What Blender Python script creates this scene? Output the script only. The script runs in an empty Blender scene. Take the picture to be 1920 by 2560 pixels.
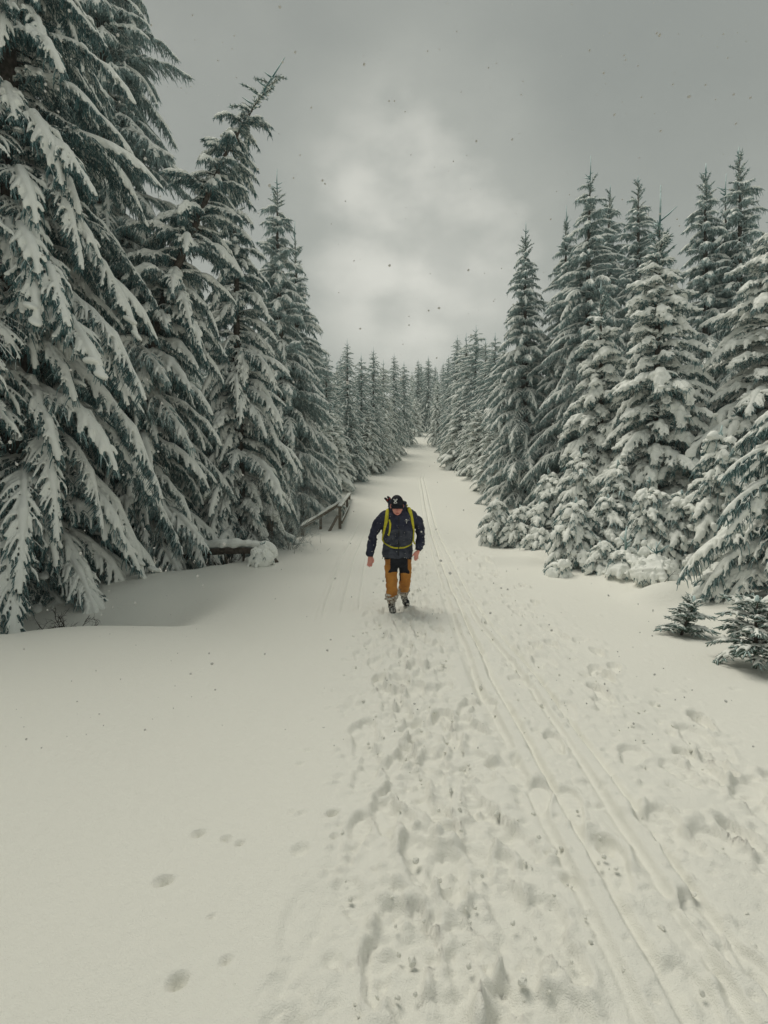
import bpy, math, random
import numpy as np
from mathutils import Vector, Matrix, Euler
from mathutils.bvhtree import BVHTree

C = bpy.context.scene
COL = C.collection
R = math.radians

# ------------------------------------------------------------------ camera
F_PX, CX, CY, PITCH, CAM_H = 1200.0, 960.0, 1280.0, R(2.62), 1.8
cam_d = bpy.data.cameras.new('camera')
cam = bpy.data.objects.new('camera', cam_d); COL.objects.link(cam)
cam_d.sensor_fit = 'VERTICAL'; cam_d.sensor_height = 36.0; cam_d.lens = 36.0 * F_PX / 2560.0
cam_d.clip_start = 0.05; cam_d.clip_end = 2000
cam.location = (0, 0, CAM_H); cam.rotation_euler = (R(90) - PITCH, 0, 0)
C.camera = cam

# ------------------------------------------------------------------ sky, sun, exposure
SUN_EL, SUN_AZ = R(64), R(-42)        # azimuth from +Y, negative to the left
SUN_DIR = Vector((math.sin(SUN_AZ) * math.cos(SUN_EL), math.cos(SUN_AZ) * math.cos(SUN_EL), math.sin(SUN_EL)))
SKY_K = 0.1
W = bpy.data.worlds.new('World'); C.world = W; W.use_nodes = True
def build_world():
    nt = W.node_tree; N = nt.nodes; Lk = nt.links
    for n in list(N): N.remove(n)
    out = N.new('ShaderNodeOutputWorld'); bg = N.new('ShaderNodeBackground'); bg.inputs['Strength'].default_value = SKY_K
    Lk.new(bg.outputs[0], out.inputs[0])
    sky = N.new('ShaderNodeTexSky'); sky.sky_type = 'NISHITA'; sky.sun_disc = False
    sky.sun_elevation = SUN_EL; sky.sun_rotation = SUN_AZ; sky.dust_density = 4; sky.air_density = 1.5
    tc = N.new('ShaderNodeTexCoord')
    # two layers of cloud, flattened towards the horizon
    mp = N.new('ShaderNodeMapping'); mp.inputs['Scale'].default_value = (1.0, 1.0, 1.7); mp.inputs['Location'].default_value = (3.1, 1.7, 0.4)
    Lk.new(tc.outputs['Generated'], mp.inputs[0])
    n1 = N.new('ShaderNodeTexNoise'); n1.inputs['Scale'].default_value = 2.1; n1.inputs['Detail'].default_value = 6; n1.inputs['Roughness'].default_value = 0.5; n1.inputs['Distortion'].default_value = 0.25
    n2 = N.new('ShaderNodeTexNoise'); n2.inputs['Scale'].default_value = 7.0; n2.inputs['Detail'].default_value = 5; n2.inputs['Roughness'].default_value = 0.45
    Lk.new(mp.outputs[0], n1.inputs['Vector']); Lk.new(mp.outputs[0], n2.inputs['Vector'])
    # thinner cloud round the hidden sun
    sd = N.new('ShaderNodeVectorMath'); sd.operation = 'DOT_PRODUCT'; sd.inputs[1].default_value = SUN_GLOW
    Lk.new(tc.outputs['Generated'], sd.inputs[0])
    gl = N.new('ShaderNodeMapRange'); gl.interpolation_type = 'SMOOTHSTEP'
    gl.inputs['From Min'].default_value = 0.952; gl.inputs['From Max'].default_value = 1.0
    Lk.new(sd.outputs['Value'], gl.inputs['Value'])
    a1 = N.new('ShaderNodeMapRange'); a1.interpolation_type = 'SMOOTHSTEP'; a1.inputs['From Min'].default_value = 0.32; a1.inputs['From Max'].default_value = 0.68
    Lk.new(n1.outputs['Fac'], a1.inputs['Value'])
    a2 = N.new('ShaderNodeMapRange'); a2.interpolation_type = 'SMOOTHSTEP'; a2.inputs['From Min'].default_value = 0.36; a2.inputs['From Max'].default_value = 0.74
    Lk.new(n2.outputs['Fac'], a2.inputs['Value'])
    def math_(op, a, b):
        m = N.new('ShaderNodeMath'); m.operation = op
        for i, v in enumerate((a, b)):
            if isinstance(v, (int, float)): m.inputs[i].default_value = v
            else: Lk.new(v, m.inputs[i])
        return m.outputs[0]
    glow = math_('MULTIPLY', gl.outputs[0], math_('ADD', math_('MULTIPLY', a2.outputs[0], 0.5), 0.38))
    fac = math_('ADD', math_('ADD', math_('MULTIPLY', a1.outputs[0], 0.20), 0.0), math_('MULTIPLY', glow, 0.75))
    # cloud thins a little towards the horizon
    sx = N.new('ShaderNodeSeparateXYZ'); Lk.new(tc.outputs['Generated'], sx.inputs[0])
    hz = N.new('ShaderNodeMapRange'); hz.interpolation_type = 'SMOOTHSTEP'
    hz.inputs['From Min'].default_value = 0.62; hz.inputs['From Max'].default_value = 0.10; hz.inputs['To Max'].default_value = 0.62
    Lk.new(sx.outputs['Z'], hz.inputs['Value'])
    fac = math_('ADD', fac, hz.outputs[0])
    cr = N.new('ShaderNodeValToRGB'); e = cr.color_ramp.elements
    e[0].position = 0.0; e[0].color = SKY_LO + (1,)
    e[1].position = 1.0; e[1].color = SKY_HI + (1,)
    m_ = e.new(0.5); m_.color = SKY_MID + (1,)
    Lk.new(fac, cr.inputs[0])
    sc = N.new('ShaderNodeVectorMath'); sc.operation = 'SCALE'; sc.inputs['Scale'].default_value = 10.0
    Lk.new(cr.outputs[0], sc.inputs[0])
    mx = N.new('ShaderNodeMix'); mx.data_type = 'RGBA'; mx.inputs['Factor'].default_value = 0.97
    Lk.new(sky.outputs[0], mx.inputs[6]); Lk.new(sc.outputs[0], mx.inputs[7])
    Lk.new(mx.outputs[2], bg.inputs['Color'])
SKY_LO, SKY_MID, SKY_HI = (0.208, 0.220, 0.203), (0.305, 0.314, 0.285), (0.54, 0.535, 0.485)
_g = Vector((0.06, 1.0, 0.53)).normalized(); SUN_GLOW = (_g.x, _g.y, _g.z)
build_world()
sun_d = bpy.data.lights.new('sun', 'SUN'); sun = bpy.data.objects.new('sun', sun_d); COL.objects.link(sun)
sun_d.energy = 1.45; sun_d.angle = R(34); sun_d.color = (1.0, 0.95, 0.83)
sun.rotation_euler = SUN_DIR.to_track_quat('Z', 'Y').to_euler()
vs = C.view_settings; vs.view_transform = 'Standard'; vs.look = 'None'; vs.exposure = 0.42; vs.gamma = 1.0; vs.use_curve_mapping = False
C.render.engine = 'CYCLES'
C.cycles.use_denoising = True; C.cycles.max_bounces = 6; C.cycles.diffuse_bounces = 4
C.cycles.transparent_max_bounces = 4; C.cycles.caustics_reflective = False; C.cycles.caustics_refractive = False

# ------------------------------------------------------------------ helpers
def pt(px, py, Y):
    """the point at depth Y seen at photo pixel px, py"""
    u = (px - CX) / F_PX; v = (CY - py) / F_PX
    d = np.array((u, math.cos(PITCH) + v * math.sin(PITCH), v * math.cos(PITCH) - math.sin(PITCH)))
    return np.array((0, 0, CAM_H)) + d * (Y / d[1])
def colx(px, Y): return (px - CX) / F_PX * Y

def tag(o, label=None, cat=None, group=None, kind=None):
    if label: o['label'] = label
    if cat: o['category'] = cat
    if group: o['group'] = group
    if kind: o['kind'] = kind
    return o
def empty(name, loc=(0, 0, 0), rz=0.0):
    o = bpy.data.objects.new(name, None); o.empty_display_size = 0.2; COL.objects.link(o)
    o.location = loc; o.rotation_euler = (0, 0, rz); return o
def link(name, me, parent=None):
    o = bpy.data.objects.new(name, me); COL.objects.link(o)
    if parent is not None: o.parent = parent
    return o

class MB:
    """collects vertices and faces of one mesh"""
    def __init__(s): s.V = []; s.F = []; s.n = 0
    def add(s, V, faces, mat=0, smooth=True):
        V = np.asarray(V, float).reshape(-1, 3)
        for f in (faces if isinstance(faces, list) else [faces]):
            f = np.asarray(f, int)
            if len(f): s.F.append((f + s.n, mat, smooth))
        s.V.append(V); s.n += len(V)
    def mesh(s, name, mats):
        me = bpy.data.meshes.new(name)
        V = np.concatenate(s.V).astype(np.float32)
        me.vertices.add(len(V)); me.vertices.foreach_set('co', V.ravel())
        nl = sum(f.size for f, _, _ in s.F); npoly = sum(len(f) for f, _, _ in s.F)
        me.loops.add(nl); me.polygons.add(npoly)
        me.loops.foreach_set('vertex_index', np.concatenate([f.ravel() for f, _, _ in s.F]).astype(np.int32))
        tot = np.concatenate([np.full(len(f), f.shape[1]) for f, _, _ in s.F]).astype(np.int32)
        me.polygons.foreach_set('loop_start', (np.cumsum(tot) - tot).astype(np.int32))
        me.polygons.foreach_set('material_index', np.concatenate([np.full(len(f), m) for f, m, _ in s.F]).astype(np.int32))
        me.polygons.foreach_set('use_smooth', np.concatenate([np.full(len(f), sm) for f, _, sm in s.F]))
        for m in mats: me.materials.append(m)
        me.update(calc_edges=True); me.validate()
        return me
    def obj(s, name, mats, parent=None): return link(name, s.mesh(name, mats if isinstance(mats, (list, tuple)) else [mats]), parent)
    def tris(s):
        V = np.concatenate(s.V); T = []
        for f, _, _ in s.F:
            if f.shape[1] == 3: T.append(f)
            else: T += [f[:, [0, 1, 2]], f[:, [0, 2, 3]]]
        return V, np.concatenate(T)

def nrm(a): return a / np.maximum(np.linalg.norm(a, axis=-1, keepdims=True), 1e-9)
def tubes(P, Rr, sides=5, squash=1.0, caps=True):
    """n tubes of k points: P (n,k,3), Rr (n,k) -> verts, [quads, tris]"""
    P = np.asarray(P, float); Rr = np.asarray(Rr, float)
    if P.ndim == 2: P = P[None]; Rr = Rr[None]
    n, k, _ = P.shape
    T = np.empty_like(P); T[:, 1:-1] = P[:, 2:] - P[:, :-2]; T[:, 0] = P[:, 1] - P[:, 0]; T[:, -1] = P[:, -1] - P[:, -2]
    T = nrm(T)
    mean = nrm(T.sum(1)); ref = np.where((np.abs(mean[:, 2]) > 0.9)[:, None], np.array([[1.0, 0.1, 0]]), np.array([[0, 0, 1.0]]))
    A = nrm(np.cross(T, ref[:, None, :])); B = np.cross(A, T)
    ang = np.arange(sides) * 2 * math.pi / sides
    ring = A[:, :, None, :] * np.cos(ang)[None, None, :, None] + B[:, :, None, :] * (np.sin(ang) * squash)[None, None, :, None]
    V = (P[:, :, None, :] + Rr[:, :, None, None] * ring).reshape(-1, 3)
    i = np.arange(n)[:, None, None] * (k * sides); j = np.arange(k - 1)[None, :, None] * sides; q = np.arange(sides)[None, None, :]; q2 = (q + 1) % sides
    Q = np.stack([i + j + q, i + j + q2, i + j + sides + q2, i + j + sides + q], -1).reshape(-1, 4)
    faces = [Q]
    if caps:
        base = n * k * sides
        V = np.concatenate([V, P[:, 0], P[:, -1]])
        ii = np.arange(n)[:, None] * (k * sides); q = np.arange(sides)[None]; q2 = (q + 1) % sides
        c0 = base + np.arange(n)[:, None] + 0 * q; c1 = base + n + np.arange(n)[:, None] + 0 * q
        faces.append(np.concatenate([np.stack([c0, ii + q2, ii + q], -1).reshape(-1, 3),
                                     np.stack([c1, ii + (k - 1) * sides + q, ii + (k - 1) * sides + q2], -1).reshape(-1, 3)]))
    return V, faces
def ellipsoid(c, r, rot=None, nu=14, nv=9):
    u = np.arange(nu) * 2 * math.pi / nu; v = np.linspace(0, math.pi, nv)[1:-1]
    S = np.stack([np.sin(v)[:, None] * np.cos(u), np.sin(v)[:, None] * np.sin(u), np.cos(v)[:, None] * np.ones(nu)], -1).reshape(-1, 3)
    V = np.concatenate([S, [[0, 0, 1]], [[0, 0, -1]]]) * np.asarray(r)
    if rot is not None: V = V @ np.array(Euler(rot).to_matrix()).T
    m = nv - 2; Q = []
    for a in range(m - 1):
        for b in range(nu): Q.append((a * nu + b, (a + 1) * nu + b, (a + 1) * nu + (b + 1) % nu, a * nu + (b + 1) % nu))
    top = m * nu; bot = top + 1
    T = [(top, b, (b + 1) % nu) for b in range(nu)] + [(bot, (m - 1) * nu + (b + 1) % nu, (m - 1) * nu + b) for b in range(nu)]
    return V + np.asarray(c), [np.array(Q), np.array(T)]
def box(c, s, M=None):
    V = np.array([(x, y, z) for x in (-.5, .5) for y in (-.5, .5) for z in (-.5, .5)]) * np.asarray(s)
    if M is not None: V = V @ np.asarray(M).T
    return V + np.asarray(c), np.array([(0, 1, 3, 2), (4, 6, 7, 5), (0, 4, 5, 1), (2, 3, 7, 6), (0, 2, 6, 4), (1, 5, 7, 3)])
def beam(a, b, w, h, jitter=0.0):
    """a squared timber from a to b, w wide, h high, with chamfered long edges"""
    a = np.asarray(a, float); b = np.asarray(b, float); t = nrm(b - a)
    up = np.array((0, 0, 1.0)) if abs(t[2]) < 0.9 else np.array((0, 1.0, 0))
    s = nrm(np.cross(t, up)); u = np.cross(s, t); e = min(w, h) * 0.14
    prof = [(-w/2+e, -h/2), (w/2-e, -h/2), (w/2, -h/2+e), (w/2, h/2-e), (w/2-e, h/2), (-w/2+e, h/2), (-w/2, h/2-e), (-w/2, -h/2+e)]
    V = [a + s * x + u * y for x, y in prof] + [b + s * x + u * y for x, y in prof]
    Q = [(i, (i + 1) % 8, 8 + (i + 1) % 8, 8 + i) for i in range(8)]
    V += [a, b]; T = [(16, (i + 1) % 8, i) for i in range(8)] + [(17, 8 + i, 8 + (i + 1) % 8) for i in range(8)]
    return np.array(V), [np.array(Q), np.array(T)]

def remesh(mb, voxel, smooth=2, ratio=1.0, factor=0.5):
    """fuse everything in mb into one skin; returns verts, tris"""
    me = mb.mesh('tmp', []); o = bpy.data.objects.new('tmp', me); COL.objects.link(o)
    m = o.modifiers.new('r', 'REMESH'); m.mode = 'VOXEL'; m.voxel_size = voxel; m.adaptivity = 0
    if smooth:
        m = o.modifiers.new('s', 'SMOOTH'); m.iterations = smooth; m.factor = factor
    if ratio < 1:
        m = o.modifiers.new('d', 'DECIMATE'); m.ratio = ratio
    dg = bpy.context.evaluated_depsgraph_get()
    me2 = bpy.data.meshes.new_from_object(o.evaluated_get(dg))
    me2.calc_loop_triangles()
    V = np.empty(len(me2.vertices) * 3, np.float32); me2.vertices.foreach_get('co', V)
    T = np.empty(len(me2.loop_triangles) * 3, np.int32); me2.loop_triangles.foreach_get('vertices', T)
    bpy.data.objects.remove(o); bpy.data.meshes.remove(me); bpy.data.meshes.remove(me2)
    return V.reshape(-1, 3).astype(float), T.reshape(-1, 3)

_lat = np.random.RandomState(5).rand(256, 256)
def vnoise(x, y, seed=0):
    x = np.asarray(x, float) + seed * 17.31; y = np.asarray(y, float) + seed * 9.77
    xi = np.floor(x).astype(int); yi = np.floor(y).astype(int); fx = x - xi; fy = y - yi
    fx = fx * fx * fx * (fx * (6 * fx - 15) + 10); fy = fy * fy * fy * (fy * (6 * fy - 15) + 10)
    g = lambda a, b: _lat[a & 255, b & 255]
    return (g(xi, yi) * (1 - fx) + g(xi + 1, yi) * fx) * (1 - fy) + (g(xi, yi + 1) * (1 - fx) + g(xi + 1, yi + 1) * fx) * fy - 0.5
def fbm(x, y, seed=0, o=4, gain=0.5):
    s = 0; a = 1.0
    for i in range(o):
        s = s + a * vnoise(x * 2.03 ** i, y * 2.03 ** i, seed + i); a *= gain
    return s
def sstep(t): t = np.clip(t, 0, 1); return t * t * (3 - 2 * t)

# ------------------------------------------------------------------ materials
def mat(name, col, rough=0.7, spec=0.3, col2=None, scale=20, bump=0.0, bscale=60, detail=4, lo=0.35, hi=0.65):
    m = bpy.data.materials.new(name); m.use_nodes = True; nt = m.node_tree; b = nt.nodes['Principled BSDF']
    b.inputs['Base Color'].default_value = (*col, 1); b.inputs['Roughness'].default_value = rough; b.inputs['Specular IOR Level'].default_value = spec
    tc = nt.nodes.new('ShaderNodeTexCoord')
    if col2:
        n = nt.nodes.new('ShaderNodeTexNoise'); n.inputs['Scale'].default_value = scale; n.inputs['Detail'].default_value = detail
        nt.links.new(tc.outputs['Object'], n.inputs['Vector'])
        r = nt.nodes.new('ShaderNodeMapRange'); r.inputs['From Min'].default_value = lo; r.inputs['From Max'].default_value = hi
        nt.links.new(n.outputs['Fac'], r.inputs['Value'])
        x = nt.nodes.new('ShaderNodeMix'); x.data_type = 'RGBA'; x.inputs[6].default_value = (*col, 1); x.inputs[7].default_value = (*col2, 1)
        nt.links.new(r.outputs[0], x.inputs['Factor']); nt.links.new(x.outputs[2], b.inputs['Base Color'])
    if bump:
        n = nt.nodes.new('ShaderNodeTexNoise'); n.inputs['Scale'].default_value = bscale; n.inputs['Detail'].default_value = 5
        nt.links.new(tc.outputs['Object'], n.inputs['Vector'])
        bp = nt.nodes.new('ShaderNodeBump'); bp.inputs['Strength'].default_value = bump; bp.inputs['Distance'].default_value = 0.01
        nt.links.new(n.outputs['Fac'], bp.inputs['Height']); nt.links.new(bp.outputs[0], b.inputs['Normal'])
    return m
def frosted(m, amount=0.8, nz=(0.2, 0.7), scale=30, white=(0.63, 0.77, 0.77)):
    """rime and snow settled on whatever faces up"""
    nt = m.node_tree; b = nt.nodes['Principled BSDF']; L = nt.links
    geo = nt.nodes.new('ShaderNodeNewGeometry'); sp = nt.nodes.new('ShaderNodeSeparateXYZ'); L.new(geo.outputs['Normal'], sp.inputs[0])
    r = nt.nodes.new('ShaderNodeMapRange'); r.inputs['From Min'].default_value = nz[0]; r.inputs['From Max'].default_value = nz[1]; r.interpolation_type = 'SMOOTHSTEP'
    L.new(sp.outputs['Z'], r.inputs['Value'])
    n = nt.nodes.new('ShaderNodeTexNoise'); n.inputs['Scale'].default_value = scale; n.inputs['Detail'].default_value = 3
    L.new(geo.outputs['Position'], n.inputs['Vector'])
    r2 = nt.nodes.new('ShaderNodeMapRange'); r2.inputs['From Min'].default_value = 0.25; r2.inputs['From Max'].default_value = 0.58; r2.inputs['To Min'].default_value = 0.35 * amount + 0.1; r2.inputs['To Max'].default_value = amount
    L.new(n.outputs['Fac'], r2.inputs['Value'])
    mu = nt.nodes.new('ShaderNodeMath'); mu.operation = 'MULTIPLY'; L.new(r.outputs[0], mu.inputs[0]); L.new(r2.outputs[0], mu.inputs[1])
    x = nt.nodes.new('ShaderNodeMix'); x.data_type = 'RGBA'; x.inputs[7].default_value = (*white, 1)
    src = b.inputs['Base Color']
    if src.is_linked: L.new(src.links[0].from_socket, x.inputs[6])
    else: x.inputs[6].default_value = src.default_value
    L.new(mu.outputs[0], x.inputs['Factor']); L.new(x.outputs[2], src)
    return m
SNOW = (0.85, 0.845, 0.785)
M = {}
def snow_mat(name, fine, coarse, s1, s2, col=SNOW):
    m = bpy.data.materials.new(name); m.use_nodes = True; nt = m.node_tree; b = nt.nodes['Principled BSDF']; L = nt.links
    b.inputs['Base Color'].default_value = (*col, 1); b.inputs['Roughness'].default_value = 0.65; b.inputs['Specular IOR Level'].default_value = 0.25
    geo = nt.nodes.new('ShaderNodeNewGeometry')
    prev = None
    for st, sc, dist in ((coarse, s2, 0.02), (fine, s1, 0.007)):
        n = nt.nodes.new('ShaderNodeTexNoise'); n.inputs['Scale'].default_value = sc; n.inputs['Detail'].default_value = 4; n.inputs['Roughness'].default_value = 0.6
        L.new(geo.outputs['Position'], n.inputs['Vector'])
        bp = nt.nodes.new('ShaderNodeBump'); bp.inputs['Strength'].default_value = st; bp.inputs['Distance'].default_value = dist
        L.new(n.outputs['Fac'], bp.inputs['Height'])
        if prev: L.new(prev.outputs[0], bp.inputs['Normal'])
        prev = bp
    L.new(prev.outputs[0], b.inputs['Normal'])
    return m
M['snow'] = snow_mat('snow', 0.9, 0.45, 190, 16)
M['bough_snow'] = snow_mat('bough_snow', 0.35, 0.5, 90, 22, (0.885, 0.90, 0.86))
M['needle'] = frosted(mat('spruce_needles', (0.022, 0.088, 0.100), 0.6, 0.25, (0.085, 0.175, 0.178), 9), 0.95, (-0.15, 0.7), 26)
M['needle_rime'] = frosted(mat('rimed_spruce_needles', (0.045, 0.122, 0.135), 0.65, 0.2, (0.22, 0.32, 0.31), 7), 0.97, (-0.45, 0.45), 14)
M['needle_bare'] = frosted(mat('bare_spruce_needles', (0.030, 0.062, 0.042), 0.6, 0.25, (0.055, 0.10, 0.06), 12), 0.8, (0.0, 0.8), 40)
M['bark'] = frosted(mat('spruce_bark', (0.055, 0.048, 0.040), 0.9, 0.1, (0.12, 0.10, 0.085), 14, 0.6, 30), 0.5, (0.3, 0.9), 12)
M['twig'] = mat('dark_twig', (0.040, 0.030, 0.025), 0.9, 0.1, (0.07, 0.055, 0.045), 30)
M['rime_twig'] = frosted(mat('rimed_twig', (0.10, 0.085, 0.075), 0.9, 0.1, (0.2, 0.19, 0.17), 30), 0.9, (-0.2, 0.5), 20)
M['grey_wood'] = frosted(mat('weathered_wood', (0.11, 0.095, 0.075), 0.9, 0.1, (0.20, 0.175, 0.145), 18, 0.5, 50), 0.6, (0.6, 0.95), 20)
# ------------------------------------------------------------------ terrain
_ty = np.linspace(-40, 160, 2001)
_tz = np.interp(_ty, (-40, 0, 9, 13, 17, 22, 28, 34, 42, 50, 60, 80, 130, 160), (0, 0, 0, .12, .38, 1.15, 2.3, 3.0, 4.8, 7.1, 9.3, 11.8, 15, 16))
_k = np.exp(-0.5 * (np.arange(-40, 41) / 14.0) ** 2); _k /= _k.sum()
_tz = np.convolve(np.pad(_tz, 40, mode='edge'), _k, 'valid')
XL = ((-40, 6, 9, 12, 17, 22, 28, 40, 50, 60, 80), (-4, -4, -3.4, -3.0, -1.75, -1.6, -1.2, .6, 1.3, 1.8, 0))
XR = ((-40, 5, 10, 14, 17, 22, 28, 40, 50, 60, 80), (4.6, 4.4, 3.4, 2.7, 3.3, 4.6, 3.9, 5.1, 5.9, 6.5, 6))
def ground(x, y):
    x = np.asarray(x, float); y = np.asarray(y, float)
    z = np.interp(y, _ty, _tz)
    dl = np.interp(y, *XL) - x; dr = x - np.interp(y, *XR)
    z = z + 0.05 * sstep(dr / 1.5) * np.minimum(np.maximum(dr, 0) * 1.5, 6)
    z = z + 0.14 * sstep(np.maximum(dl, dr) / 1.2) * fbm(x * .55, y * .55, 3, 3) * 2
    ditch = sstep((y - 10.3) / 2.5) * sstep((25 - y) / 5.0)
    z = z - 1.25 * ditch * sstep((dl - 0.15) / 2.6) + 0.05 * (1 - ditch) * np.clip(dl, 0, 5) * sstep((y - 20) / 6)
    z = z + 0.10 * fbm(x * .35 + 4, y * .3, 8, 3) * sstep((12 - y) / 6)
    # the long drift on the left and the wind hollow behind its lip, under the big spruce
    lip = 6.15 + 0.10 * np.sin(x * 1.7 + 1.0)
    z = z + 0.10 * np.exp(-((y - lip + .3) / .8) ** 2) * sstep((-1.8 - x) / 2.2)
    z = z - 0.40 * sstep((y - lip) / .38) * sstep((9.6 - y) / 2.2) * sstep((-2.35 - x) / 1.3)
    # soft mounds over buried saplings on the right
    for (mx, my, mr, mh) in ((4.55, 7.75, .46, .22), (2.35, 11.4, .55, .16), (4.95, 9.4, .6, .15), (3.2, 11.3, .5, .14), (4.9, 5.7, .5, .10)):
        z = z + mh * np.exp(-(((x - mx) / mr) ** 2 + ((y - my) / (mr * .8)) ** 2) ** 1.3)
    # drifts against the railing
    z = z + 0.5 * np.exp(-(((x + 2.9) / .9) ** 2 + ((y - 19.0) / 1.2) ** 2))
    return z
def gz(x, y): return float(ground(np.array([x]), np.array([y]))[0])

def build_ground():
    def grow(a, b, s, g, mx):
        out = [a]; 
        while (out[-1] < b) if b > a else (out[-1] > b):
            out.append(out[-1] + (s if b > a else -s)); s = min(s * g, mx)
        return out
    dense = list(np.arange(-.95, .84, .0155)) + list(np.arange(.84, 1.50, .008)) + list(np.arange(1.50, 3.0, .0155))
    xs = np.array(sorted(set(grow(-.95, -60, .0155, 1.085, 1.2)[1:])) + dense + grow(3.0, 70, .0155, 1.085, 1.2)[1:])
    ys = [1.15]
    while ys[-1] < 150: 
        y = ys[-1]; ys.append(y + (min(max(.0115, y * y / 760), .06) if y < 17 else (.16 if y < 34 else .6)))
    ys = np.array(sorted(grow(1.15, -25, .0115, 1.1, 1.5)[1:]) + ys)
    X, Y = np.meshgrid(xs, ys); Z = ground(X, Y)
    rng = np.random.RandomState(11)
    # trampled strip
    xc = np.interp(Y, (0, 5, 8, 17, 30, 45), (0, 0, .1, .65, .9, 3.0))
    U = X - xc
    fade = sstep((26 - Y) / 16)
    left = sstep((U + .42 + .16 * vnoise(Y * 1.3, 0 * Y, 2)) / .22) * sstep((.95 - U) / .3)
    right = sstep((U - .55) / .4) * sstep((2.75 - U + .4 * vnoise(Y * .8, 0 * Y + 3, 4)) / .7)
    rough = np.clip(left + .75 * right, 0, 1) * fade * sstep((Y - .3) / 1.0)
    n = fbm(X * 9, Y * 7, 1, 4, .6); n2 = fbm(X * 26, Y * 20, 6, 3, .6); n3 = fbm(X * 3.2, Y * 2.6, 21, 3); rdg = np.abs(fbm(X * 13, Y * 9, 44, 3)) ** .7
    Z += rough * (.013 * rdg - .010 + .016 * n + .007 * np.maximum(n2, -.1) + .022 * n3 - .012)
    Z += .004 * fbm(X * 2.2, Y * 1.1, 31, 3) + .006 * fbm(X * .9, Y * .5, 33, 3)
    # smooth ribs of wind on the untouched snow
    # ski tracks
    def trk(px, w, d, y0, y1, seed, lip=.008):
        c = np.interp(Y, *px) + .012 * vnoise(Y * 1.1, 0 * Y, seed) + .006 * vnoise(Y * 5, 0 * Y, seed + 3)
        m = sstep((Y - y0) / .6) * sstep((y1 - Y) / max(2.0, y1 * .2)); q = (X - c) / w
        top = np.clip(1.15 - np.abs(q / 1.15) ** 4, 0, 1) * (.8 + .5 * vnoise(Y * 2.2, 0 * Y, seed + 5))
        grv = np.exp(-((q - 1.75) / .55) ** 2) * (.7 + .9 * np.maximum(vnoise(Y * 1.6, 0 * Y, seed + 9) + .3, 0)) + .45 * np.exp(-((q + 1.75) / .5) ** 2)
        base = np.exp(-(np.abs(q) / 2.0) ** 4)
        return top * m, grv * m, base * m, d
    A = ((-5, 1.6, 2.5, 4.4, 7.7, 12, 17, 30, 45), (.94, .945, .935, .94, 1.12, 1.32, 1.57, 2.2, 4.0))
    B = ((-5, 1.9, 2.7, 4.2, 6.4, 12, 17, 30, 45), (1.30, 1.31, 1.34, 1.38, 1.33, 1.60, 1.80, 2.4, 4.2))
    Cc = ((-5, 2.8, 5, 9), (.66, .69, .75, .95))
    D1 = ((3, 5, 8, 12, 17), (-.80, -.82, -1.00, -1.12, -1.0)); D2 = ((3, 5, 8, 12, 17), (-.58, -.60, -.72, -.80, -.7)); D3 = ((3, 5, 8, 12, 17), (-.36, -.38, -.46, -.52, -.4))
    for px, w, d, y0, y1, sd in ((A, .047, .078, -2, 34, 40), (B, .042, .070, -2, 34, 50), (Cc, .06, .030, 2.3, 9.5, 60),
                                 (D1, .035, .03, 6.2, 20, 70), (D2, .035, .03, 6.6, 18, 80), (D3, .035, .025, 6.8, 15, 90)):
        top, grv, base, dd = trk(px, w, d, y0, y1, sd)
        Z -= (rough * (.013 * rdg - .010 + .016 * n + .007 * np.maximum(n2, -.1))) * base * .92
        Z += dd * (.42 * top - .62 * grv)
    # boot prints
    def stamp(x, y, ang, depth0, lng=.30, wid=.112, rim=.35, tread=True):
        r = .34; depth = depth0 * .8
        i0, i1 = np.searchsorted(xs, (x - r, x + r)); j0, j1 = np.searchsorted(ys, (y - r, y + r))
        if i1 - i0 < 2 or j1 - j0 < 2: return
        xx, yy = X[j0:j1, i0:i1] - x, Y[j0:j1, i0:i1] - y
        u = yy * math.cos(ang) + xx * math.sin(ang); v = xx * math.cos(ang) - yy * math.sin(ang)
        w = wid * .5 * (1 + .16 * np.sin((u / lng) * 5.2 + .4) - .10 * (u < 0))
        d = np.maximum((np.abs(u) / (lng * .5)) ** 2.6 + (np.abs(v) / w) ** 2.6, 1e-9) ** (1 / 2.6)
        inn = sstep((1.05 - d) / .15); rm = np.exp(-((d - 1.28) / .2) ** 2)
        zz = Z[j0:j1, i0:i1]; flat = zz.mean()
        t = .003 * np.sin(u * 2 * math.pi / .034) * inn * tread
        tilt = .07 * u / lng * depth * 4
        nn = fbm((xx + x) * 30, (yy + y) * 30, 77, 2)
        Z[j0:j1, i0:i1] = zz - inn * (depth + tilt + (zz - flat) * .7) + t + rm * depth * (rim + .55 * nn)
    walkers = [(.10, 1.2, .045), (.38, 1.55, .05), (-.02, 1.9, .04), (.55, 1.3, .035), (.25, 1.75, .05), (.44, 1.15, .035), (.02, 1.5, .04), (.3, 1.38, .04), (.6, 1.8, .03)]
    for wx, y0, dp in walkers:
        y = y0; s = 1
        while y < 15:
            stamp(wx + float(np.interp(y, (0, 5, 8, 17), (0, 0, .1, .65))) + s * .10 + rng.normal(0, .05), y, rng.normal(0, .3) + (math.pi if rng.rand() < .5 else 0), dp * rng.uniform(.35, 1.5), lng=rng.uniform(.27, .31))
            y += rng.uniform(.42, .66); s = -s
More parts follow.
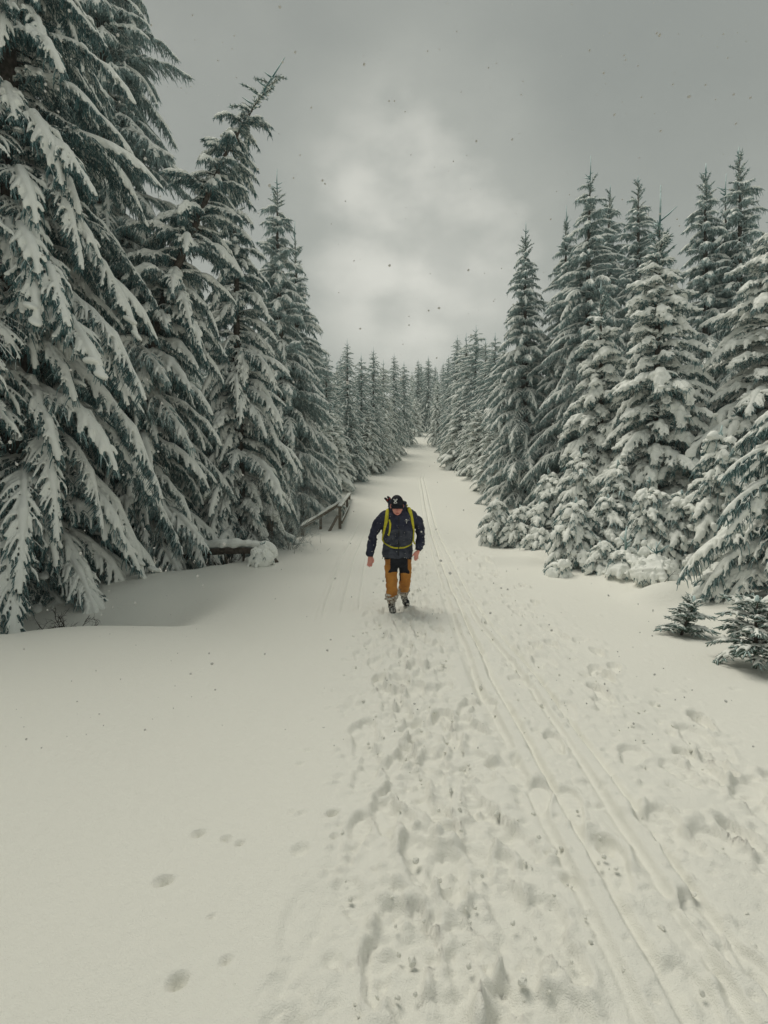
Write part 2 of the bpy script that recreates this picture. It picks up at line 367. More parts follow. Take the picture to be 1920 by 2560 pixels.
    for wx, y0, dp in ((1.95, 1.6, .05), (2.25, 2.3, .06), (1.14, 1.9, .03), (1.75, 2.6, .04), (2.1, 1.9, .035), (1.6, 1.7, .03)):
        y = y0; s = 1
        while y < 13:
            if rng.rand() < .8: stamp(wx + float(np.interp(y, (0, 5, 8, 17), (0, 0, .1, .65))) + s * .13 + rng.normal(0, .06), y, rng.normal(.1, .2), dp * rng.uniform(.5, 1.4))
            y += rng.uniform(.55, .8); s = -s
    for bx, by, ba, bb in ((-.345, 1.93, .085, .19), (-.365, 1.62, .10, .10)):
        Z -= .014 * sstep((1.25 - np.sqrt(((X - bx) / ba) ** 2 + ((Y - by) / bb) ** 2)) / .45)
    for px, py, r_, dp in ((390, 2205, .055, .05), (420, 2482, .055, .05), (546, 2430, .03, .03), (482, 2078, .045, .04), (552, 2095, .035, .03), (588, 2112, .03, .035), (828, 2048, .05, .05), (832, 2110, .03, .03), (255, 1985, .02, .02), (512, 2307, .02, .02)):
        yy = 1.8 * 1200 / (py - 1225.); xx = (px - 960) * yy / 1200
        Z -= 1.0 * dp * np.exp(-(((X - xx) / (r_ * .6)) ** 2 + ((Y - yy) / (r_ * .6)) ** 2) ** 3)
    for i in range(90):
        y = 1.4 * math.exp(rng.uniform(0, 1.7)); x = float(np.interp(y, (0, 5, 8, 17), (0, 0, .1, .65))) + (rng.normal(.22, .28) if rng.rand() < .6 else rng.normal(1.8, .5))
        stamp(x, y, rng.normal(0, .35), rng.uniform(.018, .034), lng=rng.uniform(.26, .36), wid=rng.uniform(.12, .17), rim=.5, tread=rng.rand() < .5)
    # kicked-up clods and little pits
    for i in range(2600):
        y = 1.25 * math.exp(rng.uniform(0, 2.1)); 
        x = float(np.interp(y, (0, 5, 8, 17), (0, 0, .1, .65))) + (rng.normal(.25, .33) if rng.rand() < .62 else rng.normal(1.75, .55))
        r_ = rng.uniform(.008, .022) * (1 + .10 * y) * (1.7 if rng.rand() < .12 else 1); h = r_ * rng.uniform(.3, .75) * (1 if rng.rand() < .6 else -1.2)
        i0, i1 = np.searchsorted(xs, (x - 3 * r_, x + 3 * r_)); j0, j1 = np.searchsorted(ys, (y - 3 * r_, y + 3 * r_))
        if i1 - i0 < 2 or j1 - j0 < 2: continue
        xx, yy = X[j0:j1, i0:i1] - x, Y[j0:j1, i0:i1] - y; a = rng.uniform(0, 3.14); e = rng.uniform(.6, 1)
        u = xx * math.cos(a) + yy * math.sin(a); v = (yy * math.cos(a) - xx * math.sin(a)) / e
        Z[j0:j1, i0:i1] += h * np.exp(-((u * u + v * v) / r_ ** 2) ** 2)
    ny, nx = X.shape; idx = np.arange(ny * nx).reshape(ny, nx)
    Q = np.stack([idx[:-1, :-1], idx[:-1, 1:], idx[1:, 1:], idx[1:, :-1]], -1).reshape(-1, 4)
    mb = MB(); mb.add(np.stack([X, Y, Z], -1).reshape(-1, 3), Q)
    o = mb.obj('snow_ground', M['snow']); tag(o, kind='structure')
    print('ground', X.shape)
build_ground()
# ------------------------------------------------------------------ snow-laden spruce boughs
def poly(p0, yaw, th0, th1, L, k, rng, wob=.06, p=1.0):
    s = np.linspace(0, 1, k); th = th0 + (th1 - th0) * s ** p + rng.normal(0, wob, k); ya = yaw + rng.normal(0, wob, k)
    d = np.stack([np.cos(th) * np.cos(ya), np.cos(th) * np.sin(ya), np.sin(th)], -1) * (L / (k - 1))
    return np.concatenate([[p0], p0 + np.cumsum(d[1:] * .5 + d[:-1] * .5, 0)]), th
def resample(P, t):
    k = len(P) - 1; f = np.clip(np.asarray(t) * k, 0, k - 1e-6); i = f.astype(int); return P[i] + (P[i + 1] - P[i]) * (f - i)[..., None]

KIND = {
  'droop': dict(th0=.12, th1=-1.12, p=.75, yaw=.95, sec=.25, secmax=.66, step=.095, tstep=.062, tl=(.08, .18), hang=1.5, drop=.65, snow=1.0, bare=.30, mat='needle', pil=.2),
  'comb':  dict(th0=.20, th1=-.95, p=.8, yaw=1.0, sec=.27, secmax=.7, step=.10, tstep=.06, tl=(.07, .15), hang=2.2, drop=.75, snow=.72, bare=.34, mat='needle_rime', pil=.1),
  'young': dict(th0=.30, th1=-1.0, p=1.0, yaw=.90, sec=.36, secmax=.75, step=.10, tstep=.065, tl=(.09, .18), hang=.5, drop=.6, snow=1.3, bare=.2, mat='needle', pil=1.3),
  'hood':  dict(th0=.35, th1=-1.25, p=.9, yaw=.85, sec=.40, secmax=.5, step=.10, tstep=.07, tl=(.06, .13), hang=.9, drop=.75, snow=1.35, bare=.2, mat='needle', pil=1.8),
  'tip':   dict(th0=.55, th1=.30, p=1.0, yaw=.85, sec=.30, secmax=.3, step=.11, tstep=.10, tl=(.05, .10), hang=0, drop=.1, snow=.55, bare=.45, mat='needle_rime', pil=0),
  'bare':  dict(th0=.45, th1=-.45, p=1.0, yaw=.85, sec=.42, secmax=.5, step=.085, tstep=.06, tl=(.06, .12), hang=0, drop=.3, snow=.5, bare=.5, mat='needle_bare', pil=0),
}
def make_branch(L, kind, seed, low=False):
    g = KIND[kind]; rng = np.random.RandomState(seed)
    K = 12
    ax, th = poly(np.zeros(3), 0, g['th0'], g['th1'], L, K, rng, .05, g['p'])
    twigs = [[], [], []]          # axis / secondary / tertiary polylines
    snow = MB(); g_s = g['snow']
    step = g['step'] * (2.1 if low else 1); tstep = g['tstep'] * (2.3 if low else 1)
    secs = []; ters = []; ster = []; sq = []; tq = []; nk = max(4, int(L * 5)); knots = rng.choice((.35, .7, 1.0, 1.25, 1.5), nk); heap = lambda f: np.interp(f, np.linspace(0, 1, nk), knots)
    s = .10 * L + .03
    while s < L * .97:
        f = s / L
        for sd in (-1, 1):
            if rng.rand() < .06: continue
            l = g['sec'] * L * (1 - f) ** .75 * (.55 + .45 * min(1, f / .22)) * rng.uniform(.7, 1.25) + .05
            l = min(l, g['secmax']); p0 = resample(ax, f); t0 = np.interp(f, np.linspace(0, 1, K), th)
            ya = sd * (g['yaw'] * (1 - .35 * f) + rng.normal(0, .12))
            P, tt = poly(p0, ya, t0 * .75 + rng.normal(.05, .1), t0 * .75 - g['drop'] * rng.uniform(.6, 1.4), l, 5, rng, .08)
            secs.append(P); sq.append(heap(f) * rng.uniform(.75, 1.25))
            q = rng.uniform(.03, .07)
            while q < l:
                for s2 in (-1, 1):
                    tl = rng.uniform(*g['tl']) * (1 - .45 * q / l) * (1.25 if low else 1)
                    T, _ = poly(resample(P, q / l), ya + s2 * rng.uniform(.5, .95), np.interp(q / l, np.linspace(0, 1, 5), tt) - rng.uniform(.0, .35), np.interp(q / l, np.linspace(0, 1, 5), tt) - g['drop'] * rng.uniform(.4, 1), tl, 3, rng, .05)
                    ters.append(T); ster.append(rng.rand() > g['bare'] * 1.4 - .25 * (heap(f) - 1)); tq.append(heap(f))
                q += tstep * rng.uniform(.8, 1.3)
            nh = rng.poisson(g['hang'] * l / .10 * (.4 if low else 1))
            for _ in range(nh):
                T, _q = poly(resample(P, rng.uniform(.05, .95)), rng.uniform(0, 6.28), -.9, -1.45, rng.uniform(.08, .26), 3, rng, .08)
                ters.append(T); ster.append(rng.rand() > .82); tq.append(.8)
        s += step * rng.uniform(.8, 1.25)
    for q in np.arange(.06, .98, .06 / L * (2 if low else 1)):       # twigs straight from the bough
        for s2 in (-1, 1):
            t0 = np.interp(q, np.linspace(0, 1, K), th)
            T, _ = poly(resample(ax, q), s2 * rng.uniform(.5, .9), t0 - .1, t0 - .5, rng.uniform(*g['tl']), 3, rng, .05); ters.append(T); ster.append(rng.rand() > g['bare']); tq.append(heap(q))
    tip, _ = poly(ax[-1], 0, th[-1], th[-1], .09, 3, rng, .03); ters.append(tip); ster.append(False); tq.append(0); sq = np.array(sq); tq = np.array(tq)
    secs = np.array(secs); ters = np.array(ters); ster = np.array(ster)
    mb = MB()
    # wood
    V, Fc = tubes(ax, np.linspace(.010 + .011 * L, .005, K), 4 if low else 6); mb.add(V, Fc, 1)
    if not low:
        V, Fc = tubes(secs, np.tile(np.linspace(.006, .003, 5), (len(secs), 1)), 3, caps=False); mb.add(V, Fc, 1)
    # needles: short blades set round every twig
    def needles(P, n, ln, wd):
        m, k, _ = P.shape
        t = (np.arange(n) + .5)[None] / n + rng.uniform(-.4, .4, (m, n)) / n
        f = np.clip(t * (k - 1), 0, k - 1.001); i = f.astype(int); a = P[np.arange(m)[:, None], i]; b = P[np.arange(m)[:, None], i + 1]
        p = a + (b - a) * (f - i)[..., None]; T = nrm(b - a)
        rd = rng.normal(size=T.shape); rd = nrm(rd - T * (rd * T).sum(-1, keepdims=True))
        d = nrm(T * rng.uniform(.45, .9, (m, n, 1)) + rd); w = nrm(np.cross(d, rng.normal(size=d.shape))) * wd
        l = ln * rng.uniform(.75, 1.2, (m, n, 1))
        Vn = np.stack([p - w, p + w, p + d * l], 2).reshape(-1, 3)
        return Vn, np.arange(len(Vn)).reshape(-1, 3)
    if low:
        for P, n, ln, wd in ((ters, 4, .058, .013), (secs, 8, .05, .010)):
            V, Fc = needles(P, n, ln, wd); mb.add(V, Fc, 0, False)
    else:
        V, Fc = tubes(ters, np.tile(np.array((.007, .009, .003)), (len(ters), 1)), 3, caps=False); mb.add(V, Fc, 0)
        V, Fc = needles(ters, 17, .020, .0024); mb.add(V, Fc, 0, False)
        V, Fc = needles(secs, 34, .020, .0022); mb.add(V, Fc, 0, False)
    # snow: sausages over the bough, its sprays and most twigs, fused into one mantle
    up = np.array((0, 0, 1.0))
    def steep(P): d = nrm(P[:, -1] - P[:, 0]); return np.clip(np.sqrt(d[:, 0] ** 2 + d[:, 1] ** 2) * 1.15 + .05, .25, 1)
    vox = (.055 if low else .0118) 
    prof = np.interp(np.linspace(0, 1, K), (0, .1, .6, 1), (.35, .8, 1, .5))
    ra = (.028 + .020 * min(L, 2)) * g_s * prof * rng.uniform(.8, 1.2, K) * (.35 + .65 * heap(np.linspace(0, 1, K)))
    V, Fc = tubes(ax + up * ra[:, None] * .85, np.maximum(ra, vox * .8), 8, .95); snow.add(V, Fc)
    m = rng.rand(len(secs)) > g['bare'] * .8; S = secs[m]; r = sq[m][:, None] * (.014 + .032 * rng.rand(len(S), 5)) * g_s * steep(S)[:, None] * np.array((1, 1, 1, .9, .6)); r = np.maximum(r, vox * .75)
    V, Fc = tubes(S + up * r[..., None] * .9, r, 7, .95); snow.add(V, Fc)
    S = ters[ster]; tqs = tq[ster]
    if len(S) and not (low and kind == 'comb'):
        st = steep(S); k_ = st > .3; S = S[k_]; tqs = tqs[k_]; st = st[k_]
        r = (.4 + .6 * tqs[:, None]) * (.011 + .014 * rng.rand(len(S), 3)) * min(g_s, 1.25) * st[:, None] * np.array((1, 1, .7)); r = np.maximum(r, vox * .7)
        V, Fc = tubes(S * 1.0 + up * (r[..., None] * .9 + .004), r, 6, 1.0); snow.add(V, Fc)
    npl = rng.poisson(g['pil'] * L * 1.6)
    for _ in range(npl):
        q = rng.uniform(.2, .7); i = rng.randint(len(secs)); c = resample(secs[i], rng.uniform(.2, .8)) if rng.rand() < .7 else resample(ax, q)
        a = rng.uniform(.05, .10) * (.6 + .25 * min(L, 2)); t0 = np.interp(q, np.linspace(0, 1, K), th)
        V, Fc = ellipsoid(c + up * a * .1, (a * 1.5, a, a * .5), (0, -t0 * .8, math.atan2(c[1], c[0])), 10, 7); snow.add(V, Fc)
    V, T = remesh(snow, vox, 1 if low else 2, .40 if low else .36)
    if len(T): mb.add(V, T, 2)
    me = mb.mesh('bough', [M[g['mat'] if not low else ('needle_rime' if kind == 'comb' else g['mat'])], M['bark'], M['bough_snow']])
    return me, mb
LENS = {'droop': (3.5, 2.5, 1.7, 1.05, .6), 'comb': (3.2, 2.2, 1.4, .8, .45), 'young': (2.4, 1.7, 1.1, .65, .38), 'hood': (.75, .45, .28), 'tip': (.5, .28), 'bare': (.9, .5, .28)}
BOUGH = {}
def bough_bank():
    n = 0
    for kind, Ls in LENS.items():
        for L in Ls:
            for v in range(2 if L > 2.3 else 3 if L > .5 else 2):
                me, mb = make_branch(L, kind, hash((kind == 'comb', kind == 'young', L, v)) % 9973 + v)
                BOUGH.setdefault((kind, L), []).append(me); n += len(me.polygons)
    print('bough faces', n)
def pick(kind, Lb, rng):
    Ls = LENS[kind]; L = min(Ls, key=lambda l: abs(math.log(l / max(Lb, .05)))); return L, rng.randint(len(BOUGH[(kind, L)]))

def trunk_mesh(curve, r0, rng, sides=9):
    K = len(curve); r = np.linspace(r0, .018, K) * (1 + rng.uniform(-.06, .06, K)); r[0] *= 1.35
    mb = MB(); V, Fc = tubes(curve, r, sides); mb.add(V, Fc, 0); return mb.mesh('trunk', [M['bark']])
def whorls(H, Rmax, z0, seed, per=5, gap=.42, shape=.85, up=.55, down=-.12):
    """positions of boughs on a trunk of height H: (height, azimuth, length, pitch)"""
    rng = np.random.RandomState(seed); out = []; z = z0; 
    while z < H - min(.25, max(.03, .06 * H)):
        t = (z - z0) / (H - z0)
        L = Rmax * ((1 - t) ** shape) * min(1, .72 + t * 3) + .10
        n = max(3, int(round(per * (.75 + .5 * (L / Rmax)))))
        a0 = rng.uniform(0, 6.28)
        for i in range(n):
            out.append((z + rng.uniform(-.5, .5) * gap, a0 + i * 6.283 / n + rng.normal(0, .3), L * rng.uniform(.62, 1.22), down + (up - down) * t ** 2 + rng.normal(0, .17)))
        z += gap * (.55 + .45 * L / Rmax) * rng.uniform(.85, 1.15)
    return out
def on_curve(curve, zs, z):
    return np.array([np.interp(z, zs, curve[:, 0]), np.interp(z, zs, curve[:, 1]), z])
def leader(parent, top, ln, rng, kind='tip', n=4, tilt=(0, 0), big=False):
    """the bare top shoot with its last few upturned twigs"""
    mb = MB(); d = nrm(np.array((tilt[0], tilt[1], 1.0)))
    P = np.array([top - d * .1, top + d * ln * .5 + rng.normal(0, .012, 3), top + d * ln]); V, Fc = tubes(P, (.024, .021, .013), 5); mb.add(V, Fc, 0)
    for i in range(n):
        a = rng.uniform(0, 6.28); h = rng.uniform(-.05, .35) * ln; l = ln * rng.uniform(.22, .42)
        if big: h = ln * (-.35 + i * .95 / n); l = ln * (.42 - .03 * i); a = (i % 2) * 3.1 + rng.uniform(-.5, .5)
        b = top + d * h; e = b + np.array((math.cos(a) * .8, math.sin(a) * .8, .62)) * l
        V, Fc = tubes(np.array([b, (b + e) / 2 - (0, 0, .03 * l), e]), (.020, .018, .009), 4); mb.add(V, Fc, 0)
    if big:
        for i in range(7):
            o = link('bough', BOUGH[('tip', .5)][i % 2], parent); p_ = top + d * ln * (-.45 + .16 * i); o.location = p_; o.rotation_euler = (rng.normal(0, .2), rng.uniform(-.15, .45), (i % 2) * 3.1 + rng.uniform(-.6, .6)); s_ = 1.15 - .09 * i; o.scale = (s_, s_, s_)
    return mb.obj('leader', [M['needle_rime']], parent)
def spruce(name, label, base, H, Rmax, kind, seed, cat='tree', group=None, per=5, gap=.42, z0=.5, r0=None, bend=None, lead=.5, shape=.85, up=.55, down=-.12, keep=None, tipkind='tip', droop_top=True, ltilt=(0, 0), ln=4):
    """a spruce whose every bough is a part: trunk, leader, bough, bough.001 ..."""
    rng = np.random.RandomState(seed)
    root = empty(name, base); tag(root, label, cat, group)
    K = 10; zs = np.linspace(-.4, H, K); curve = np.stack([rng.normal(0, .01, K) * H * .12, rng.normal(0, .01, K) * H * .12, zs], -1); curve[:2, :2] = 0
    if bend is not None:
        t = np.clip(zs / H, 0, 1); curve[:, 0] += np.interp(t, bend[0], bend[1])
    link('trunk', trunk_mesh(curve, r0 or (.018 * H + .02 if H > 4 else .008 * H + .008), rng), root)
    if lead: leader(root, on_curve(curve, zs, H), lead, rng, n=ln, tilt=ltilt, big=ln > 6)
    n = 0
    for (z, az, L, pi_) in whorls(H, Rmax, z0, seed + 1, per, gap, shape, up, down):
        z = min(max(z, .12), H - .05)
        if keep and not keep(z, az, L): continue
        k = tipkind if (L < .42 and z > H * .8) else kind
        Lv, vi = pick(k, L, rng)
        o = link('bough', BOUGH[(k, Lv)][vi], root); s = min(max(L / Lv, .6), 1.25)
        o.location = on_curve(curve, zs, z); o.rotation_euler = Euler((rng.normal(0, .08), -pi_, az), 'XYZ'); o.scale = (s, s, s * rng.uniform(.92, 1.08)); n += 1
    return root, n

# distant trees: one crown mesh and one trunk mesh per kind, shared by copies
LOW = {}
def low_tree(seed, H, Rmax, kind, gap, per):
    rng = np.random.RandomState(seed); mb = MB()
    key = [(kind, L) for L in (1.9, 1.25, .7)]
    for k in key:
        if k not in LOW: LOW[k] = [make_branch(k[1], kind, 100 + v, True)[1] for v in range(2)]
    for (z, az, L, pi_) in whorls(H, Rmax, .25, seed, per, gap, .62):
        kk = min(key, key=lambda q: abs(math.log(q[1] / L))); src = LOW[kk][rng.randint(2)]; s = min(max(L / kk[1], .45), 1.5)
        Mx = np.array(Euler((0, -pi_, az), 'XYZ').to_matrix()) * s
        V = np.concatenate(src.V) @ Mx.T + np.array((0, 0, z)); n0 = mb.n
        mb.V.append(V); mb.n += len(V)
        for f, m_, sm in src.F: mb.F.append((f + n0, m_, sm))
    V, Fc = tubes(np.array([[0, 0, H - .4], [.01, .01, H + .1], [0, 0, H + .55]]), (.03, .025, .012), 4); mb.add(V, Fc, 0)
    for a in (0.3, 2.3, 4.4):
        V, Fc = tubes(np.array([[0, 0, H - .05], [math.cos(a) * .12, math.sin(a) * .12, H + .02], [math.cos(a) * .2, math.sin(a) * .2, H + .16]]), (.02, .018, .01), 4); mb.add(V, Fc, 0)
    crown = mb.mesh('crown', [M['needle_rime'], M['bark'], M['bough_snow']])
    tr = trunk_mesh(np.stack([np.zeros(6), np.zeros(6), np.linspace(-.5, H, 6)], -1), .016 * H, rng, 6)
    print('low tree', kind, len(crown.polygons))
    return crown, tr, H
def far_spruce(v, label, x, y, ztop, group, seed, name='spruce', widen=1.0, cat='tree'):
    rng = np.random.RandomState(seed); crown, tr, H = v; z = gz(x, y) - .15; s = (ztop - z) / (H + .5)
    root = empty(name, (x, y, z), rng.uniform(0, 6.28)); root.scale = (s * widen, s * widen, s); tag(root, label, cat, group)
    link('crown', crown, root); link('trunk', tr, root); return root
# ------------------------------------------------------------------ the trees beside the trail
bough_bank()
def place(label, px, py, Y, Rmax, kind, seed, pxb=None, name='spruce', cat='tree', group=None, sink=.1, **kw):
    top = pt(px, py, Y); xb = colx(pxb if pxb is not None else px, Y); z = gz(xb, Y) - sink
    lead = kw.pop('lead', .5); H = top[2] - z - lead * .95; dx = top[0] - xb
    bend = kw.pop('bend', ((0, 1), (0, dx)))
    return spruce(name, label, (xb, Y, z), H, Rmax, kind, seed, cat, group, bend=bend, lead=lead, **kw)
GL = 'tall spruces lining the left side of the trail'; GR = 'tall spruces lining the right side of the trail'
r = spruce('spruce', 'huge snow-laden spruce filling the left edge, its lowest boughs sweeping over the drift', (colx(60, 8.9), 8.9, gz(colx(60, 8.9), 8.9) - .1), 15.5, 3.9, 'droop', 11, 'tree', GL, per=7, gap=.395, z0=.5, shape=.66, up=.3, down=-.16, lead=0, keep=lambda z, a, L: z < 12.6 or math.cos(a - 5.0) > .2)
r = spruce('spruce', 'very tall dark spruce behind the huge snowy one, its top out of frame', (colx(285, 12.6), 12.6, gz(colx(285, 12.6), 12.6) - .1), 19.5, 3.9, 'comb', 21, 'tree', GL, per=7, gap=.50, z0=1.6, shape=.68, up=.2, down=-.1, lead=0, keep=lambda z, a, L: z < 17.2)
r = place('leaning spruce whose bent top sticks out as a bare sprig against the grey sky', 668, 135, 11.6, 2.25, 'droop', 31, pxb=300, group=GL, per=6, gap=.40, z0=1.2, shape=.5, up=.35, down=-.12, lead=1.0, bend=((0, .35, .55, .74, .9, 1), (0, .3, .95, 1.85, 2.75, 3.5)), ltilt=(.75, -.1), ln=8)
r = place('broad drooping spruce standing over the snowy log', 585, 395, 14.2, 2.8, 'droop', 41, pxb=600, group=GL, per=6, gap=.40, z0=1.0, shape=.7, up=.3, down=-.15)
r = place('slender pointed grey-green spruce with a crooked leader, tallest against the sky left of the trail', 690, 425, 18.6, 2.75, 'comb', 51, pxb=716, group=GL, per=7, gap=.42, z0=1.5, shape=.78, up=.45, down=-.12, lead=.75)
r = place('spruce with a forked candelabra tip just right of the slender pointed one', 738, 555, 20.2, 2.5, 'comb', 61, pxb=752, group=GL, per=7, gap=.42, z0=1.2, shape=.82, up=.4, lead=.8)
# right side
r = place('pointed spruce with a split tip, first tall one right of the gap in the trees', 1315, 558, 21.8, 2.7, 'comb', 71, pxb=1308, group=GR, per=7, gap=.42, z0=.3, shape=.74, up=.35, lead=.6)
r = place('tallest spruce of the right-hand row, with a long bare crooked leader', 1475, 392, 19.2, 2.9, 'comb', 81, pxb=1468, group=GR, per=7, gap=.42, z0=.4, shape=.74, up=.4, lead=.9)
r = place('thin-topped spruce with a forked leader tucked behind the tallest right-hand spruce', 1415, 515, 20.8, 2.2, 'comb', 91, group=GR, per=7, gap=.42, z0=.5, lead=.8, shape=.7)
r = place('spruce with a blunt open top between the tallest spruce and the bent-topped one', 1525, 462, 22.5, 2.4, 'comb', 101, group=GR, per=7, gap=.42, shape=.7, z0=.6, lead=.35)
r = place('spruce with a thick bent top crooking to the left', 1597, 440, 21.2, 2.4, 'comb', 111, group=GR, per=7, gap=.42, z0=.6, lead=.35, shape=.7)
r = place('tall spruce behind the frosted thicket, left one of the pair at the right edge', 1764, 410, 17.0, 2.3, 'comb', 121, group=GR, per=7, gap=.42, z0=1.0, lead=.35, shape=.75)
r = place('tall narrow spruce, right one of the pair at the right edge', 1850, 366, 16.4, 2.2, 'comb', 131, group=GR, per=7, gap=.42, z0=1.0, lead=.4, shape=.72)
r = place('spindly bare-tipped spruce showing only its tip between the pair at the right edge', 1816, 436, 18.6, 1.6, 'comb', 141, group=GR, per=5, gap=.55, z0=2.0, lead=.9)
GY = 'young snow-covered spruces on the right'
r = place('young spruce with thick snow pillows and a very long bare leader', 1650, 468, 11.6, 1.75, 'young', 151, pxb=1640, group=GY, per=8, gap=.34, z0=.3, shape=.72, up=.55, down=-.02, lead=1.05)
r = place('young spruce with a star-shaped tip left of the thickly pillowed one', 1503, 705, 13.2, 1.6, 'young', 161, group=GY, per=8, gap=.36, z0=.3, shape=.8, up=.5, lead=.35)
r = place('spruce at the right edge reaching long snowy boughs to the left', 1935, 500, 10.8, 2.8, 'young', 171, group=GY, per=7, gap=.38, z0=.5, shape=.72, up=.45, down=.02, lead=.6)
r = place('low dense spruce at the right edge whose lower boughs touch the snow', 1990, 860, 7.0, 1.75, 'droop', 181, group=GY, per=6, gap=.30, z0=.12, shape=.6, up=.4, down=-.05, lead=.3)
GS = 'small spruce saplings half buried at the right edge of the trail'
SAP = [('snow-hooded sapling with a cross-shaped tip, tallest of the buried saplings', 1805, 1065, 8.9, .95, 's', .25),
 ('snow-hooded sapling with a crossbar tip in front of the thickly pillowed young spruce', 1622, 1193, 9.6, .75, 's', .12),
 ('rounded sapling with a white cap at the trail-side corner of the thicket', 1440, 1243, 10.6, .75, 's', .12),
 ('little sapling bowed under one lump of snow beside the trail', 1500, 1352, 9.7, .5, 's', .08),
 ('sapling with an upright bare leader and crossed side twigs in the thicket', 1567, 1318, 9.2, .5, 's', .45),
 ('squat snowy sapling nearest the trail in the low clump', 1243, 1243, 14.2, .75, 's', .08),
 ('middle sapling of the low snowy clump beside the trail', 1300, 1262, 13.6, .7, 's', .1),
 ('rear sapling of the low snowy clump, right beside the thicket', 1350, 1252, 13.4, .8, 's', .12),
 ('sapling with rounded snow lumps between the two tip-crossed ones', 1705, 1225, 9.3, .85, 's', .1),
 ('sapling with two cone-shaped snow lumps low beside the right-edge spruce', 1745, 1345, 8.9, .6, 's', .06),
 ('small snowy sapling tucked under the pillowed young spruce', 1545, 1150, 11.3, .85, 's', .15),
 ('dense sapling at the foot of the tallest right-hand spruce', 1372, 1170, 14.0, 1.0, 's', .15),
 ('snowy sapling under the star-tipped young spruce', 1455, 1120, 12.6, 1.0, 's', .15),
 ('sapling with a broad snow cap against the foot of the right-edge spruce', 1850, 1290, 8.3, .75, 's', .1),
 ('low snow-heaped sapling in front of the right-edge spruce, beside the bare green one', 1800, 1425, 7.4, .5, 's', .06),
 ('small capped sapling right behind the big smooth snow dome', 1695, 1400, 9.0, .6, 's', .12),
 ('capped sapling behind the low hump with sprigs', 1612, 1345, 9.3, .6, 's', .1),
 ('low capped sapling behind the rounded corner sapling', 1425, 1318, 11.2, .7, 's', .08),
 ('bushy capped sapling between the low clump and the corner of the thicket', 1352, 1320, 12.6, .6, 's', .06),
 ('tall capped sapling behind the crossbar-tipped one', 1520, 1235, 10.8, .85, 's', .15),
 ('low sapling peeping from the snow left of the half-buried snow dome', 1400, 1400, 9.9, .42, 's', .05)]
for i, (lb, px, py, Y, Rm, _k, ld) in enumerate(SAP):
    place(lb, px, py, Y, Rm, 'hood', 300 + 7 * i, name='spruce_sapling', cat='sapling', group=GS, sink=.05, per=7, gap=.20, z0=.10, shape=.62, up=.5, down=.0, lead=ld, tipkind='hood')
GB = 'bare green saplings poking out of the snow'
place('tiny bare green sapling leaning left from the snow in the right foreground', 1735, 1490, 5.95, .20, 'bare', 401, pxb=1705, name='spruce_sapling', cat='sapling', group=GB, sink=.10, per=4, gap=.085, z0=.06, lead=.10, tipkind='bare', up=1.0, down=.35, shape=.5, r0=.009)
place('bare green sapling with a visible stem at the right edge of the foreground', 1893, 1490, 4.75, .28, 'bare', 411, pxb=1903, name='spruce_sapling', cat='sapling', group=GB, sink=.10, per=5, gap=.075, z0=.24, lead=.1, tipkind='bare', up=.9, down=.1, shape=.5, r0=.013)
# farther rows
LV = [low_tree(900, 10, 2.3, 'comb', .39, 8), low_tree(910, 9, 2.1, 'droop', .40, 7), low_tree(920, 11, 2.1, 'comb', .40, 8), low_tree(930, 7, 2.1, 'young', .40, 7)]
FL = 'far spruces along the left side of the trail'; FR = 'far spruces along the right side of the trail'; FC = 'distant spruces where the trail disappears'
ORD = 'first second third fourth fifth sixth seventh eighth ninth tenth eleventh twelfth'.split()
far_l = [(815, 873, 26), (868, 848, 28.5), (842, 905, 31), (903, 885, 33.5), (933, 868, 35.5), (958, 898, 39), (985, 882, 42.5), (1010, 903, 47)]
for i, (px, py, Y) in enumerate(far_l):
    p = pt(px, py, Y); far_spruce(LV[(0, 2, 1, 0, 2, 1, 2, 0)[i]], f'{ORD[i]} tall spruce of the left row, counted from the railing towards the far gap', p[0], Y, p[2], FL, 500 + i, widen=(1.15, 1, 1.1, 1.1, 1, 1.1, 1, 1)[i])
low_l = [(790, 985, 22.5), (832, 1010, 25), (878, 990, 29), (918, 1010, 33), (950, 1010, 37)]
for i, (px, py, Y) in enumerate(low_l):
    p = pt(px, py, Y); far_spruce(LV[3 if i != 2 else 1], f'{ORD[i]} lower snowy spruce at the foot of the left row, counted from the railing', p[0], Y, p[2], FL, 530 + i, widen=1.15)
far_r = [(1262, 850, 27.5), (1238, 832, 31), (1214, 845, 33.5), (1190, 812, 36), (1166, 834, 39), (1143, 838, 43), (1121, 890, 49)]
for i, (px, py, Y) in enumerate(far_r):
    p = pt(px, py, Y); far_spruce(LV[(1, 0, 2, 0, 1, 2, 2)[i]], f'{ORD[i]} tall spruce of the right row beyond the split-tipped one, counted away from the viewer', p[0], Y, p[2], FR, 560 + i, widen=1.2)
low_r = [(1225, 1060, 25), (1195, 1010, 28.5), (1172, 1000, 32), (1150, 985, 36)]
for i, (px, py, Y) in enumerate(low_r):
    p = pt(px, py, Y); far_spruce(LV[3 if i != 2 else 1], f'{ORD[i]} lower snowy spruce at the foot of the right row, counted away from the viewer', p[0], Y, p[2], FR, 590 + i, widen=1.2)
p = pt(1094, 935, 46.5); far_spruce(LV[1], 'dark spruce almost free of snow at the right end of the far trail', p[0], 46.5, p[2], FR, 599, widen=.9)
cen = [(1045, 896, 58, 'left one of the twin distant spruces in the far gap'), (1053, 905, 61, 'right one of the twin distant spruces in the far gap'), (1071, 889, 57, 'tallest distant spruce standing at the end of the trail'), (1088, 912, 64, 'distant spruce just right of the tallest one at the trail end'), (1030, 925, 66, 'faint distant spruce left of the twins in the far gap'), (1040, 985, 53, 'small pale spruce at the trail end in front of the twins'), (1108, 905, 60, 'distant spruce rising behind the dark snow-free one')]
